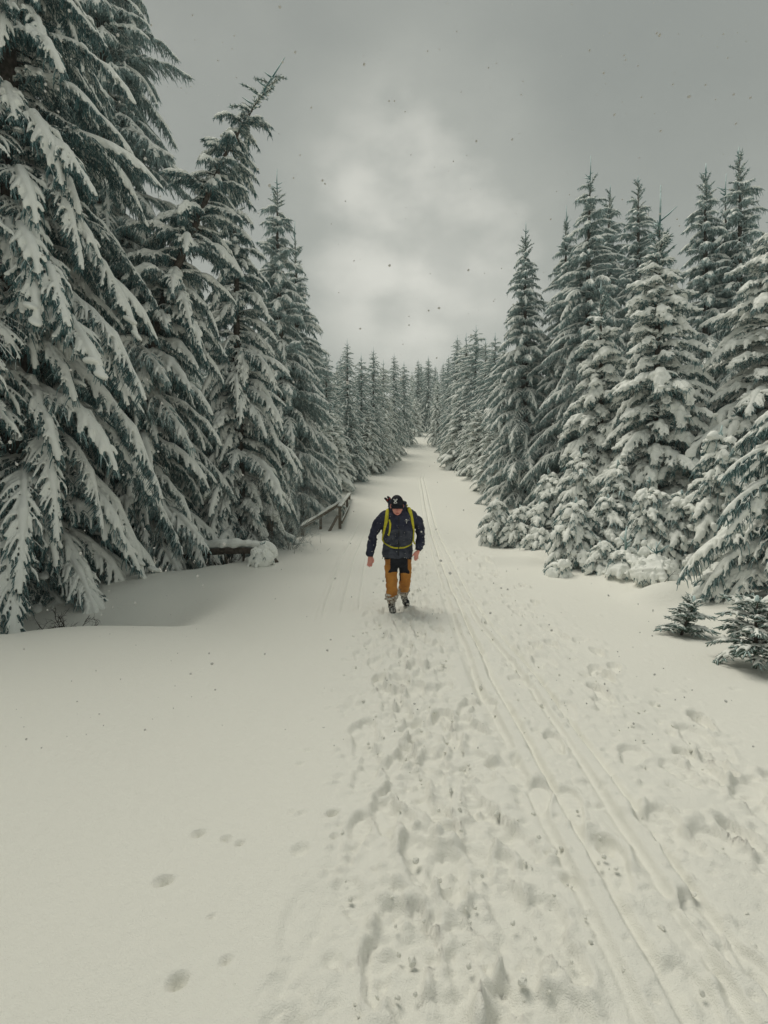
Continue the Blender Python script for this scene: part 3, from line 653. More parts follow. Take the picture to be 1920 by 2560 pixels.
for i, (px, py, Y, lb) in enumerate(cen):
    p = pt(px, py, Y); far_spruce(LV[(2, 0, 0, 2, 1, 3, 2)[i]], lb, p[0], Y, p[2], FC, 620 + i)
# the forest behind both rows reads as one mass
forest = empty('forest'); tag(forest, 'snowy spruce forest behind the rows on both sides of the trail, plus unseen spruces added for shade', 'forest', kind='stuff')
rg = np.random.RandomState(77)
for side in (-1, 1):
    for i in range(44):
        Y = rg.uniform(15, 62); X = (np.interp(Y, *XL) - rg.uniform(4.5, 16)) if side < 0 else (np.interp(Y, *XR) + rg.uniform(5, 18))
        if side > 0 and Y < 24: X += 2.5
        if side < 0 and Y < 26: X -= 2.5
        cr, tr, H = LV[rg.randint(3)]; s = rg.uniform(.75, 1.0) * (.85 if side > 0 else 1); o = link('crown', cr, forest); o.location = (X, Y, gz(X, Y) - .2); o.scale = (s * 1.15, s * 1.15, s); o.rotation_euler = (0, 0, rg.uniform(0, 6.28))

for X, Y, sc_, k in ((-9.2, 4.6, 1.05, 0), (-10.4, 1.6, 1.1, 2), (-8.9, -1.5, 1.0, 1), (-11, -5, 1.1, 0), (-12.5, 6.5, 1.15, 2), (9.5, 1.0, .9, 0), (10.5, -3.5, 1.0, 2)):  # unseen spruces beside the camera, left ones added to shade the left foreground
    cr, tr, H = LV[k]; o = link('crown', cr, forest); o.location = (X, Y, gz(X, Y) - .2); o.scale = (sc_ * 1.1, sc_ * 1.1, sc_); o.rotation_euler = (0, 0, X)

# ------------------------------------------------------------------ the hiker
M['skin'] = mat('skin', (0.68, 0.34, 0.27), 0.55, 0.35, (0.68, 0.25, 0.21), 18)
M['jacket'] = mat('navy_softshell', (0.013, 0.015, 0.034), 0.75, 0.25, (0.036, 0.040, 0.070), 7, 0.5, 26)
M['jacket_grey'] = mat('charcoal_softshell', (0.022, 0.026, 0.042), 0.75, 0.25, (0.065, 0.072, 0.095), 12, 0.5, 26)
M['trouser'] = mat('rust_brown_cloth', (0.52, 0.235, 0.055), 0.85, 0.15, (0.36, 0.15, 0.04), 8, 0.4, 30)
M['black_cloth'] = mat('black_cloth', (0.010, 0.011, 0.016), 0.85, 0.2, (0.02, 0.021, 0.028), 9, 0.4, 30)
M['strap'] = mat('mustard_webbing', (0.62, 0.56, 0.04), 0.8, 0.2, (0.45, 0.42, 0.04), 30)
M['pack'] = mat('olive_pack_cloth', (0.09, 0.09, 0.03), 0.85, 0.2, (0.14, 0.135, 0.05), 14, .4, 40)
M['boot'] = mat('snow_caked_boot', (0.022, 0.022, 0.028), 0.8, 0.2, (0.55, 0.54, 0.50), 24, 0.5, 60, 4, .47, .60)
M['crust'] = mat('snow_crusted_cuff', (0.14, 0.085, 0.05), 0.85, 0.2, (0.62, 0.60, 0.55), 30, 0.8, 60, 4, .38, .58)
M['white_print'] = mat('white_print', (0.72, 0.72, 0.70), 0.7)
M['red'] = mat('red_plastic', (0.35, 0.02, 0.03), 0.5)
M['dark'] = mat('black_rubber', (0.012, 0.012, 0.014), 0.6)
M['lip'] = mat('lips', (0.36, 0.10, 0.09), 0.5)
M['eye'] = mat('eye_white', (0.6, 0.58, 0.55), 0.3)
ROOT = np.array((0.20, 7.12, 0.0)); ROOT[2] = gz(ROOT[0], ROOT[1]) 
def q(px, py, Y): return pt(px, py, Y) - ROOT
def tube_path(keys, rad, n=9, sides=12, squash=1.0):
    keys = np.array(keys); t = np.linspace(0, len(keys) - 1, n); P = np.stack([np.interp(t, range(len(keys)), keys[:, i]) for i in range(3)], -1)
    P[1:-1] = P[1:-1] * .6 + (P[2:] + P[:-2]) * .2
    return tubes(P, np.interp(t, range(len(rad)), rad), sides, squash)
def loft(rings, n=20):
    """rings: centre, rx, ry -> closed solid"""
    a = np.arange(n) * 2 * math.pi / n; V = []; 
    for c, rx, ry in rings: V += [(c[0] + rx * math.copysign(abs(math.cos(t)) ** .85, math.cos(t)), c[1] + ry * math.copysign(abs(math.sin(t)) ** .85, math.sin(t)), c[2]) for t in a]
    m = len(rings); Q = [(i * n + j, i * n + (j + 1) % n, (i + 1) * n + (j + 1) % n, (i + 1) * n + j) for i in range(m - 1) for j in range(n)]
    V += [tuple(rings[0][0]), tuple(rings[-1][0])]; b = m * n
    T = [(b, (j + 1) % n, j) for j in range(n)] + [(b + 1, (m - 1) * n + j, (m - 1) * n + (j + 1) % n) for j in range(n)]
    return np.array(V), [np.array(Q), np.array(T)]
def wrinkle(V, T, amp, sc, seed):
    n = np.zeros_like(V); f = np.cross(V[T[:, 1]] - V[T[:, 0]], V[T[:, 2]] - V[T[:, 0]])
    for i in range(3): np.add.at(n, T[:, i], f)
    n = nrm(n); d = fbm(V[:, 0] * sc + V[:, 1] * sc * .7, V[:, 2] * sc * 1.8 + V[:, 1] * sc * .4, seed, 3)
    return V + n * (amp * d)[:, None]

person = empty('person', ROOT); tag(person, 'hiker in navy jacket, rust-brown trousers and black cap walking towards the viewer, head bowed', 'person')
# head frame: bowed about 32 degrees
HC = q(992.5, 1264, 6.87); TH = R(19); HS = 1.10
h_r = np.array((1, 0, 0.0)); h_f = np.array((0.06, -math.cos(TH), -math.sin(TH))); h_u = np.array((0, -math.sin(TH), math.cos(TH)))
def hp(x, y, z): return HC + HS * (h_r * x + h_f * y + h_u * z)
def hell(mb, c, r, nu=16, nv=11):
    V, Fc = ellipsoid((0, 0, 0), r, None, nu, nv); V = V + np.asarray(c)
    mb.add(HC + HS * (V[:, :1] * h_r + V[:, 1:2] * h_f + V[:, 2:] * h_u), Fc)
body = MB()
for c, r in (((0, -.005, .035), (.076, .098, .098)), ((0, .035, -.045), (.060, .062, .070)), ((0, .07, -.075), (.034, .028, .030)), ((0, .104, -.022), (.013, .020, .024)),
             ((0, .116, -.036), (.016, .014, .012)), ((0, .082, .012), (.055, .018, .012)), ((.042, .062, -.032), (.024, .024, .022)), ((-.042, .062, -.032), (.024, .024, .022)),
             ((.080, -.005, -.012), (.010, .022, .032)), ((-.080, -.005, -.012), (.010, .022, .032)), ((0, .089, -.062), (.024, .010, .007)), ((0, .088, -.075), (.022, .011, .008))):
    hell(body, c, r)
neck = q(996, 1283, 7.0)
V, Fc = tube_path([hp(0, -.03, -.05), neck, q(996, 1300, 7.02)], [.058, .062, .09]); body.add(V, Fc)
V, Fc = loft([(q(994, 1392, 7.16), .15, .10), (q(994, 1355, 7.12), .15, .10), (q(996, 1318, 7.04), .17, .11), (q(996, 1296, 7.0), .17, .09), (q(996, 1286, 6.99), .10, .07)], 16); body.add(V, Fc)
ARML = [q(964, 1294, 7.01), q(934, 1333, 7.03), q(926, 1386, 6.95)]; ARMR = [q(1029, 1294, 7.03), q(1051, 1326, 7.08), q(1047, 1372, 7.03)]
for arm in (ARML, ARMR): V, Fc = tube_path(arm, [.045, .042, .032]); body.add(V, Fc)
LEGF = [q(981, 1395, 7.13), q(979.5, 1426, 7.07), q(979, 1455, 6.99), q(979.5, 1497, 7.06)]; LEGB = [q(1010, 1395, 7.18), q(1011.5, 1426, 7.15), q(1011, 1450, 7.16), q(1008.5, 1488, 7.56)]
for leg in (LEGF, LEGB): V, Fc = tube_path(leg, [.085, .07, .055, .045]); body.add(V, Fc)
V, Fc = ellipsoid(q(995, 1397, 7.16), (.16, .10, .09)); body.add(V, Fc)
def hand(wr, down, side, fwd, curl):
    """wr wrist, down along the hand, side towards the thumb, fwd the back of the hand"""
    down, side = nrm(np.array(down)), nrm(np.array(side)); fwd = nrm(np.cross(down, side)) 
    for k, t in enumerate(np.linspace(.02, .088, 5)):
        V, Fc = ellipsoid((0, 0, 0), (.034 + .008 * math.sin(k * .8), .017, .022)); V = V[:, :1] * side + V[:, 1:2] * fwd + V[:, 2:] * down; body.add(V + wr + down * t, Fc)
    for k, (o, l) in enumerate(((.030, .072), (.010, .082), (-.011, .075), (-.030, .058))):
        b = wr + down * .092 + side * o; sp = side * (o * .12)
        c1 = b + down * l * .45 + sp + fwd * curl * .25 * l; c2 = b + down * l * .78 + sp * 1.3 + fwd * curl * .7 * l; c3 = b + down * l * .98 + sp * 1.5 + fwd * curl * 1.15 * l
        V, Fc = tubes(np.array([b - down * .03, b, c1, c2, c3]), np.array((.011, .0105, .0098, .009, .0065)), 8); body.add(V, Fc)
    b = wr + down * .03 + side * .028
    V, Fc = tubes(np.array([b, b + side * .022 + down * .028 + fwd * .006, b + side * .028 + down * .056 + fwd * .014, b + side * .026 + down * .078 + fwd * .02]), np.array((.015, .0135, .0115, .008)), 8); body.add(V, Fc)
hand(ARML[2] + np.array((0, 0, -.012)), (-.03, -.12, -1), (.93, -.36, 0), (0, 0, 0), .5)
hand(ARMR[2] + np.array((0, 0, -.008)), (-.42, -.15, -1), (-.75, -.65, 0), (0, 0, 0), -.5)
V, T = remesh(body, .0052, 2, .45); mb = MB(); mb.add(V, T); mb.obj('body', M['skin'], person)
for sx in (-1, 1):
    e = MB(); hell(e, (sx * .031, .080, -.004), (.013, .010, .009), 10, 7); eye = e.obj('eye', M['eye'], person)
    e = MB(); hell(e, (sx * .031, .0895, -.005), (.0055, .003, .0055), 8, 5); e.obj('iris', M['dark'], eye)
e = MB(); hell(e, (0, .0985, -.068), (.021, .0045, .0075), 12, 7); e.obj('mouth', M['lip'], person)

# jacket: torso, sleeves, collar and the folded-down hood
jk = MB()
V, Fc = loft([(q(994.5, 1393, 7.16), .226, .165), (q(994.5, 1384, 7.16), .232, .17), (q(994.5, 1371, 7.15), .228, .168), (q(994.5, 1360, 7.13), .214, .158), (q(994.5, 1342, 7.08), .224, .166), (q(995.5, 1320, 7.03), .236, .168), (q(996, 1302, 6.99), .240, .158), (q(996, 1289, 6.97), .225, .135), (q(996, 1280, 6.98), .17, .12), (q(996, 1274, 6.97), .09, .09)], 24); jk.add(V, Fc)
V, Fc = tube_path([q(980, 1284, 6.99), q(966, 1288, 6.99), q(951, 1303, 7.01), q(938, 1322, 7.03), q(932, 1340, 7.03), q(929, 1362, 6.99), q(925.5, 1384, 6.95), q(925, 1388, 6.95)], [.075, .082, .083, .076, .068, .066, .060, .058], 18); jk.add(V, Fc)
V, Fc = tube_path([q(1014, 1284, 7.0), q(1026, 1287, 7.01), q(1042, 1302, 7.03), q(1050, 1318, 7.08), q(1052, 1332, 7.08), q(1051, 1350, 7.06), q(1047, 1370, 7.03), q(1046.5, 1373, 7.03)], [.075, .082, .083, .078, .068, .066, .060, .058], 18); jk.add(V, Fc)
ta = np.linspace(0, 2 * math.pi, 25)[:-1]; cc = q(994, 1276, 6.97)
ringP = np.array([cc + np.array((.112 * math.cos(t), .105 * math.sin(t), .012 + .085 * max(0, math.sin(t)) + .02 * abs(math.cos(t)))) for t in ta]); ringP = np.concatenate([ringP, ringP[:2]])
V, Fc = tubes(ringP, .030 + .012 * np.maximum(0, np.sin(np.append(ta, ta[:2]))), 10); jk.add(V, Fc)
V, Fc = ellipsoid(q(995, 1268, 7.10), (.13, .075, .10)); jk.add(V, Fc)
V, Fc = ellipsoid(q(976, 1262, 7.03), (.045, .05, .075)); jk.add(V, Fc); V, Fc = ellipsoid(q(1011, 1264, 7.04), (.042, .05, .07)); jk.add(V, Fc)
V, T = remesh(jk, .0095, 3, 1.0); V = wrinkle(V, T, .022, 9, 3); V = wrinkle(V, T, .008, 26, 5)
def pix(P):
    """photo pixel of a body point, used to mark out the cloth panels"""
    D = P + ROOT - np.array((0, 0, CAM_H)); y = D[:, 1] * math.cos(PITCH) - D[:, 2] * math.sin(PITCH); z = D[:, 2] * math.cos(PITCH) + D[:, 1] * math.sin(PITCH)
    return CX + F_PX * D[:, 0] / y, CY - F_PX * z / y
cen_ = V[T].mean(1); px_, py_ = pix(cen_); tor = (px_ > 955 - 3) & (px_ < 1036) & (py_ > 1322 + 8 * np.abs(px_ - 996) / 40)
mb = MB(); mb.add(V, T[~tor], 0); mb.add(V, T[tor], 1); jacket = mb.obj('jacket', [M['jacket'], M['jacket_grey']], person)
bvh = BVHTree.FromPolygons([Vector(v) for v in V], [tuple(int(i) for i in t) for t in T])
def on_cloth(px, py, tree, off):
    d = pt(px, py, 7.0) - np.array((0, 0, CAM_H)); o = Vector(np.array((0, 0, CAM_H)) - ROOT); d = Vector(nrm(d))
    h, n, i, dist = tree.ray_cast(o, d)
    if h is None: h, n, i, dist = tree.find_nearest(Vector(q(px, py, 7.0)))
    if n.dot(d) > 0: n = -n
    return np.array(h) + np.array(n) * off, np.array(n)
def ribbon(path, widths, tree, off=.006, th=.007, n=None):
    """a strap lying on the cloth, given by photo pixels of its middle line"""
    path = np.array(path, float); n = n or len(path) * 4; t = np.linspace(0, len(path) - 1, n); P = np.stack([np.interp(t, range(len(path)), path[:, i]) for i in (0, 1)], -1)
    w = np.interp(t, np.linspace(0, len(path) - 1, len(widths)), widths) / 170 / 2
    C_, N_ = zip(*[on_cloth(a, b, tree, off) for a, b in P]); C_ = np.array(C_); N_ = np.array(N_)
    for _ in range(3):
        C_[1:-1] = C_[1:-1] * .5 + (C_[2:] + C_[:-2]) * .25; N_[1:-1] = N_[1:-1] * .5 + (N_[2:] + N_[:-2]) * .25
    N_ = nrm(N_); T_ = nrm(np.gradient(C_, axis=0)); S_ = nrm(np.cross(T_, N_)) * w[:, None]
    V = np.stack([C_ - S_ - N_ * th, C_ + S_ - N_ * th, C_ + S_ + N_ * .1 * th, C_ + S_ * .8 + N_ * th, C_ - S_ * .8 + N_ * th, C_ - S_ + N_ * .1 * th], 1).reshape(-1, 3); k = 6
    Q = [(i * k + j, i * k + (j + 1) % k, (i + 1) * k + (j + 1) % k, (i + 1) * k + j) for i in range(n - 1) for j in range(k)]
    E = [(0, 1, 2, 3), (0, 3, 4, 5)]; E = [tuple(e) for e in E] + [tuple((n - 1) * k + j for j in reversed(e)) for e in E]
    return V, np.array(Q + E)
V, Fc = ribbon([(997.5, 1293), (997.5, 1315), (997, 1345), (996.5, 1389)], [2.2, 2.2], bvh, .002, .003); mb = MB(); mb.add(V, Fc); mb.obj('zip', M['dark'], jacket)
mb = MB()
for a, b in (((1013.5, 1300), (1018, 1298.5)), ((1014.5, 1303), (1019, 1301.5)), ((1021, 1300), (1023, 1301)), ((1016, 1305.5), (1016.5, 1308))):
    V, Fc = ribbon([a, ((a[0] + b[0]) / 2, (a[1] + b[1]) / 2), b], [1.6, 1.6], bvh, .003, .002); mb.add(V, Fc)
mb.obj('emblem', M['white_print'], jacket)
V, Fc = tube_path([q(957.5, 1387, 7.08), q(956.5, 1394, 7.07), q(956, 1397, 7.07)], [.004, .003, .006], 6, 5); mb = MB(); mb.add(V, Fc); mb.obj('drawcord', M['dark'], jacket)
for arm_end, nx in ((ARML[2], 0), (ARMR[2], 0)):
    pass
# cuffs: dark knitted wristbands showing under the sleeves
for a, b in ((q(925.5, 1384, 6.95), q(925.3, 1391.5, 6.945)), (q(1047, 1369, 7.03), q(1045, 1375.5, 7.022))):
    V, Fc = tubes(np.array([a, (a + b) / 2, b]), np.array((.046, .047, .044)), 14); mb = MB(); mb.add(V, Fc); mb.obj('cuff', M['black_cloth'], jacket)
# cap with peak and printed emblem
cp = MB(); V, Fc = ellipsoid((0, 0, 0), (.083, .105, .100), None, 24, 15); V = V[:] ; V = V + np.array((0, -.005, .040)); keepz = V[:, 2]
capV = V.copy(); capV[:, 2] = np.where(V[:, 2] < .028, .028 + (V[:, 2] - .028) * .08, V[:, 2]); cp.add(HC + HS * (capV[:, :1] * h_r + capV[:, 1:2] * h_f + capV[:, 2:] * h_u), Fc)
cap = cp.obj('cap', M['black_cloth'], person)
pk = MB(); n = 13; top = []; 
for i in range(n):
    a = math.pi * (i / (n - 1)); ca, sa = math.cos(a), math.sin(a); droop = .016 * (ca * ca)
    top.append([(ca * .083, .088 * sa - .005, .034 - droop), (ca * .084, .088 * sa + .026 * sa ** .7, .027 - droop), (ca * .080, .090 * sa + .052 * sa ** .6, .016 - droop * 1.5)])
top = np.array(top); low = top - np.array((0, 0, .006)); A_ = np.concatenate([top.reshape(-1, 3), low.reshape(-1, 3)]); Q = []
for i in range(n - 1):
    for j in range(2): a = i * 3 + j; Q.append((a, a + 3, a + 4, a + 1)); b = a + 3 * n; Q.append((b, b + 1, b + 4, b + 3))
    a = i * 3 + 2; Q.append((a, a + 3, a + 3 + 3 * n, a + 3 * n))
pk.add(HC + HS * (A_[:, :1] * h_r + A_[:, 1:2] * h_f + A_[:, 2:] * h_u), np.array(Q)); pk.obj('peak', M['black_cloth'], cap)
cv, ct = cp.tris(); cbvh = BVHTree.FromPolygons([Vector(v) for v in cv], [tuple(int(i) for i in t) for t in ct]); mb = MB()
for a, b, w in (((984.3, 1248.3), (991.7, 1256.2), 1.1), ((993.2, 1248), (985.3, 1256.6), 1.5), ((985.3, 1258.6), (992.6, 1257.7), .8), ((985, 1256.8), (988.3, 1254.6), .6), ((989.6, 1254.8), (993, 1257), .6), ((988, 1248.3), (988.8, 1249.2), .7)):
    V, Fc = ribbon([a, ((a[0] + b[0]) / 2, (a[1] + b[1]) / 2), b], [w * 1.5, w * 1.5], cbvh, .004, .0025); mb.add(V, Fc)
mb.obj('emblem', M['white_print'], cap)
# trousers
tr = MB(); V, Fc = loft([(q(995, 1416, 7.15), .13, .09), (q(995, 1408, 7.15), .192, .14), (q(995, 1396, 7.16), .205, .15), (q(995, 1383, 7.16), .20, .145)], 20); tr.add(V, Fc)
V, Fc = tube_path([q(978.5, 1402, 7.13), q(977.5, 1425, 7.08), q(978, 1442, 7.02), q(979, 1456, 6.99), q(979, 1476, 7.02), q(978.5, 1490, 7.04)], [.104, .098, .088, .082, .082, .086], 16, 14); tr.add(V, Fc)
V, Fc = tube_path([q(1012.5, 1402, 7.17), q(1013.5, 1425, 7.15), q(1013, 1440, 7.15), q(1012, 1452, 7.18), q(1010.5, 1468, 7.36), q(1010, 1473, 7.42)], [.100, .094, .088, .082, .080, .084], 16, 14); tr.add(V, Fc)
V, T = remesh(tr, .0085, 3, 1.0); V = wrinkle(V, T, .018, 8, 9); V = wrinkle(V, T, .007, 22, 12)
px_, py_ = pix(V[T].mean(1)); dx = np.abs(px_ - 997.5); edge = 1430 + 2.5 * (px_ > 997) + 1.8 * sstep((dx - 15) / 8)
blk = ((dx < 22.0 + 4.5 * sstep((py_ - 1421) / 9)) & (py_ < edge)) | ((dx < 4.2) & (py_ < 1452)) | ((dx > 22.5) & (py_ > 1394.5) & (py_ < 1398.5))
mb = MB(); mb.add(V, T[~blk], 0); mb.add(V, T[blk], 1); mb.obj('trousers', [M['trouser'], M['black_cloth']], person)
# boots and the snow-crusted trouser cuffs
def boot(ank, heel, toe, cuff, r):
    g = MB(); d = toe - heel; mid = heel + d * .55
    V, Fc = tubes(np.array([heel * .8 + toe * .2 + (0, 0, .045), ank + (0, 0, -.06), ank, ank + (0, 0, .06)]), np.array((.05, .054, .053, .060)), 12); g.add(V, Fc)
    for t, rr, hh in ((0.12, .042, .048), (.3, .044, .056), (.5, .047, .055), (.7, .052, .046), (.86, .047, .036)): V, Fc = ellipsoid(heel + d * t + (0, 0, hh * .8), (rr, .055, hh)); g.add(V, Fc)
    V, T = remesh(g, .007, 2, .6); V = wrinkle(V, T, .010, 24, 31); m_ = MB(); m_.add(V, T); b = m_.obj('boot', M['boot'], person)
    s = MB(); a = np.arange(18) * 2 * math.pi / 18; sd = nrm(np.array((-d[1], d[0], 0))); ctr = heel + d * .5; L = np.linalg.norm(d) * .52
    ring = np.array([ctr + nrm(d) * math.cos(t) * L + sd * math.sin(t) * (.048 + .010 * math.cos(t)) for t in a]); lo = ring.copy(); lo[:, 2] -= .0; up_ = ring + (0, 0, .022)
    VV = np.concatenate([lo, up_, [lo.mean(0)], [up_.mean(0)]]); n = 18
    s.add(VV, [np.array([(i, (i + 1) % n, n + (i + 1) % n, n + i) for i in range(n)]), np.array([(2 * n, (i + 1) % n, i) for i in range(n)] + [(2 * n + 1, n + i, n + (i + 1) % n) for i in range(n)])]); s.obj('sole', M['dark'], b)
    l = MB()
    for k in range(4):
        c = ank * (1 - k / 4) + (heel + d * .62 + (0, 0, .085)) * (k / 4) + nrm(d) * .045; V, Fc = tubes(np.array([c - sd * .026 + (0, 0, .004), c + nrm(d) * .008, c + sd * .026 - (0, 0, .004)]), np.array((.005, .005, .005)), 5); l.add(V, Fc)
    l.obj('lace', M['crust'], b)
    c = MB(); rg_ = np.random.RandomState(int(r * 1e5)); P = np.array([cuff + (0, 0, .05), cuff + (0, 0, .02), cuff + (0, 0, -.015), ank + (0, 0, .0)]); V, Fc = tubes(P, np.array((.080, .094, .096, .066)), 14); c.add(V, Fc)
    for _ in range(16):
        t = rg_.uniform(0, 6.28); V, Fc = ellipsoid(cuff + np.array((math.cos(t) * .085, math.sin(t) * .085, rg_.uniform(-.05, .02))), (.022, .022, rg_.uniform(.014, .026)), None, 8, 6); c.add(V, Fc)
    V, T = remesh(c, .009, 2, .6); V = wrinkle(V, T, .02, 20, 41); m_ = MB(); m_.add(V, T); m_.obj('snow_crust', M['crust'], person)
gf = np.array((0, 0, gz(.12, 7.0) - ROOT[2] - .012))
boot(q(979.5, 1503, 7.08), np.array((-.085, .04, gf[2])), np.array((-.068, -.235, gf[2])), q(978.5, 1490, 7.04), .101)
gb = gz(.33, 7.5) - ROOT[2] - .005
boot(q(1010.5, 1484, 7.50), np.array((.118, .48, gb + .035)), np.array((.158, .215, gb)), q(1010, 1473, 7.42), .117)
# snow flecks caught on the clothes
fl = MB(); rg_ = np.random.RandomState(8); k = 0
while k < 110:
    a, b = rg_.uniform(920, 1065), rg_.uniform(1285, 1440); d = Vector(nrm(pt(a, b, 7.0) - np.array((0, 0, CAM_H)))); h, n_, i, _ = bvh.ray_cast(Vector(np.array((0, 0, CAM_H)) - ROOT), d)
    k += 1
    if h is None: continue
    s = rg_.uniform(.0018, .0042) * (1.5 if rg_.rand() < .1 else 1); V, Fc = ellipsoid(np.array(h), (s, s, s), None, 6, 5); fl.add(V, Fc)
o = fl.obj('snow_flecks', M['snow'], person); tag(o, kind='stuff')

# backpack on the hiker's back, a thing of its own
bp = empty('backpack', ROOT); tag(bp, 'mustard and olive backpack worn by the hiker, straps over the navy jacket', 'backpack')
g = MB(); V, Fc = loft([(q(995, 1372, 7.36), .15, .10), (q(995, 1350, 7.34), .165, .12), (q(995, 1310, 7.28), .165, .12), (q(995, 1275, 7.24), .15, .11), (q(995, 1262, 7.24), .13, .10)], 18); g.add(V, Fc)
V, T = remesh(g, .012, 4, .6); V = wrinkle(V, T, .02, 8, 51); m_ = MB(); m_.add(V, T); m_.obj('main_bag', M['pack'], bp)
V, Fc = ellipsoid(q(995, 1257, 7.24), (.135, .105, .045), None, 18, 11); m_ = MB(); m_.add(V, Fc); m_.obj('lid', M['pack'], bp)
for path, w in (([(1018.5, 1262), (1021, 1268), (1025, 1278), (1029, 1295), (1032, 1312), (1033.5, 1325), (1034, 1342), (1034.5, 1358)], [9, 9.5, 9, 8, 6, 4.5, 4, 3.5]),
                ([(969.5, 1272), (968.5, 1280), (967.5, 1292), (965, 1308), (961.5, 1324), (958.5, 1340), (956.5, 1356)], [7, 8.5, 9, 8, 6, 5, 5.5])):
    m_ = MB(); V, Fc = ribbon(path, w, bvh, .010, .008, 40); m_.add(V, Fc); m_.obj('shoulder_strap', M['strap'], bp)
m_ = MB(); V, Fc = ribbon([(973.5, 1300), (976, 1308), (975.5, 1320), (974, 1331), (971.5, 1338)], [4, 5, 4.5, 4, 4.5], bvh, .012, .004, 20); m_.add(V, Fc); m_.obj('strap_end', M['strap'], bp)
m_ = MB(); V, Fc = ribbon([(959, 1355), (967, 1361), (977, 1367), (986, 1369.5), (998, 1370), (1011, 1369), (1022, 1364), (1033, 1356)], [2.2, 3, 3.6, 4, 4, 3.6, 3, 2.2], bvh, .006, .004, 40); m_.add(V, Fc); m_.obj('hip_belt', M['strap'], bp)
for (a, b, c) in (((975, 1262), (968, 1250), (961, 1244.5)), ((978, 1258), (974, 1246), (968, 1241))):
    Y = 7.2; m_ = MB(); V, Fc = tube_path([q(*a, Y), q(*b, Y), q(*c, Y)], [.014, .022, .013], 7, 9); m_.add(V, Fc); gr = m_.obj('pole_grip', M['dark'], bp)
    m_ = MB(); V, Fc = ellipsoid(q(b[0] + .6, b[1] + .8, Y - .02), (.012, .012, .016), None, 10, 7); m_.add(V, Fc); m_.obj('wrist_loop', M['red'], gr)
# ------------------------------------------------------------------ railing of the little bridge
rail = empty('railing', pt(850, 1329, 17)); tag(rail, 'weathered wooden bridge railing with snow along its top rail', 'railing'); RO = np.array(rail.location)
def rp(px, py, Y): return pt(px, py, Y) - RO
def timber(name, a, b, w, h, parent=rail):
    m_ = MB(); V, Fc = beam(a, b, w, h); m_.add(V, Fc, 0, False); return m_.obj(name, M['grey_wood'], parent)
def top_snow(a, b, w, h, parent, seed):
    """a loaf of snow lying along a rail"""
    rg_ = np.random.RandomState(seed); n = 12; P = a + (b - a) * np.linspace(0, 1, n)[:, None]; m_ = MB(); t = nrm(b - a); s = nrm(np.cross(t, (0, 0, 1.0))); V = []
    hh = h * rg_.uniform(.6, 1.25, n); hh[0] *= .3; hh[-1] *= .3; ww = w * rg_.uniform(.85, 1.1, n)
    for i in range(n): V += [P[i] - s * ww[i] / 2, P[i] - s * ww[i] * .46 + (0, 0, hh[i] * .6), P[i] + (0, 0, hh[i]), P[i] + s * ww[i] * .46 + (0, 0, hh[i] * .6), P[i] + s * ww[i] / 2]
    Q = [(i * 5 + j, i * 5 + (j + 1) % 5, (i + 1) * 5 + (j + 1) % 5, (i + 1) * 5 + j) for i in range(n - 1) for j in range(5)]; m_.add(np.array(V), np.array(Q)); return m_.obj('snow_cap', M['bough_snow'], parent)
Yn, Yf = 17.0, 23.0; pn, pf = (849.5, 1270, 1334), (873.5, 1236, 1289)
def post_at(t):
    Y = Yn + (Yf - Yn) * t; a = pt(pn[0], pn[1], Yn) * (1 - t) + pt(pf[0], pf[1], Yf) * t - RO; z = gz(a[0] + RO[0], a[1] + RO[1]) - RO[2]; return a, np.array((a[0], a[1], z - .3))
for t in (0, .36, .7, 1.0):
    a, b = post_at(t); timber('post', b, a - (0, 0, .02), .10, .10)
a0, _ = post_at(0); a1, _ = post_at(1.0)
tr_ = timber('rail', a0 + (0, -.12, .03), a1 + (0, .15, .03), .15, .06); top_snow(a0 + (0, -.12, .061), a1 + (0, .15, .061), .15, .085, tr_, 3)
lr = timber('rail', a0 + (.075, -.1, -.50), a1 + (.075, .1, -.40), .045, .12); top_snow(a0 + (.075, -.1, -.439), a1 + (.075, .1, -.339), .045, .035, lr, 5)
timber('brace', a0 + (-.075, -.05, -.28), rp(815, 1340, 16.4) - (0, 0, .05), .06, .09)
wing = empty('railing', pt(756, 1320, 15.6)); tag(wing, 'sloping wooden handrail running down into the branches left of the bridge railing', 'railing'); RO = np.array(wing.location)
w0, w1 = pt(852, 1258, 18.2) - RO, pt(752, 1320, 15.6) - RO
wr_ = timber('rail', w0, w1, .06, .12, wing); top_snow(w0 + (0, 0, .061), w1 + (0, 0, .061), .065, .085, wr_, 7)
for t in (.04, .55, .97):
    p_ = w0 + (w1 - w0) * t; z = gz(p_[0] + RO[0], p_[1] + RO[1]) - RO[2]; timber('post', np.array((p_[0], p_[1] + .085, min(z, p_[2] - .5) - .2)), p_ + (0, .085, .03), .09, .09, wing)

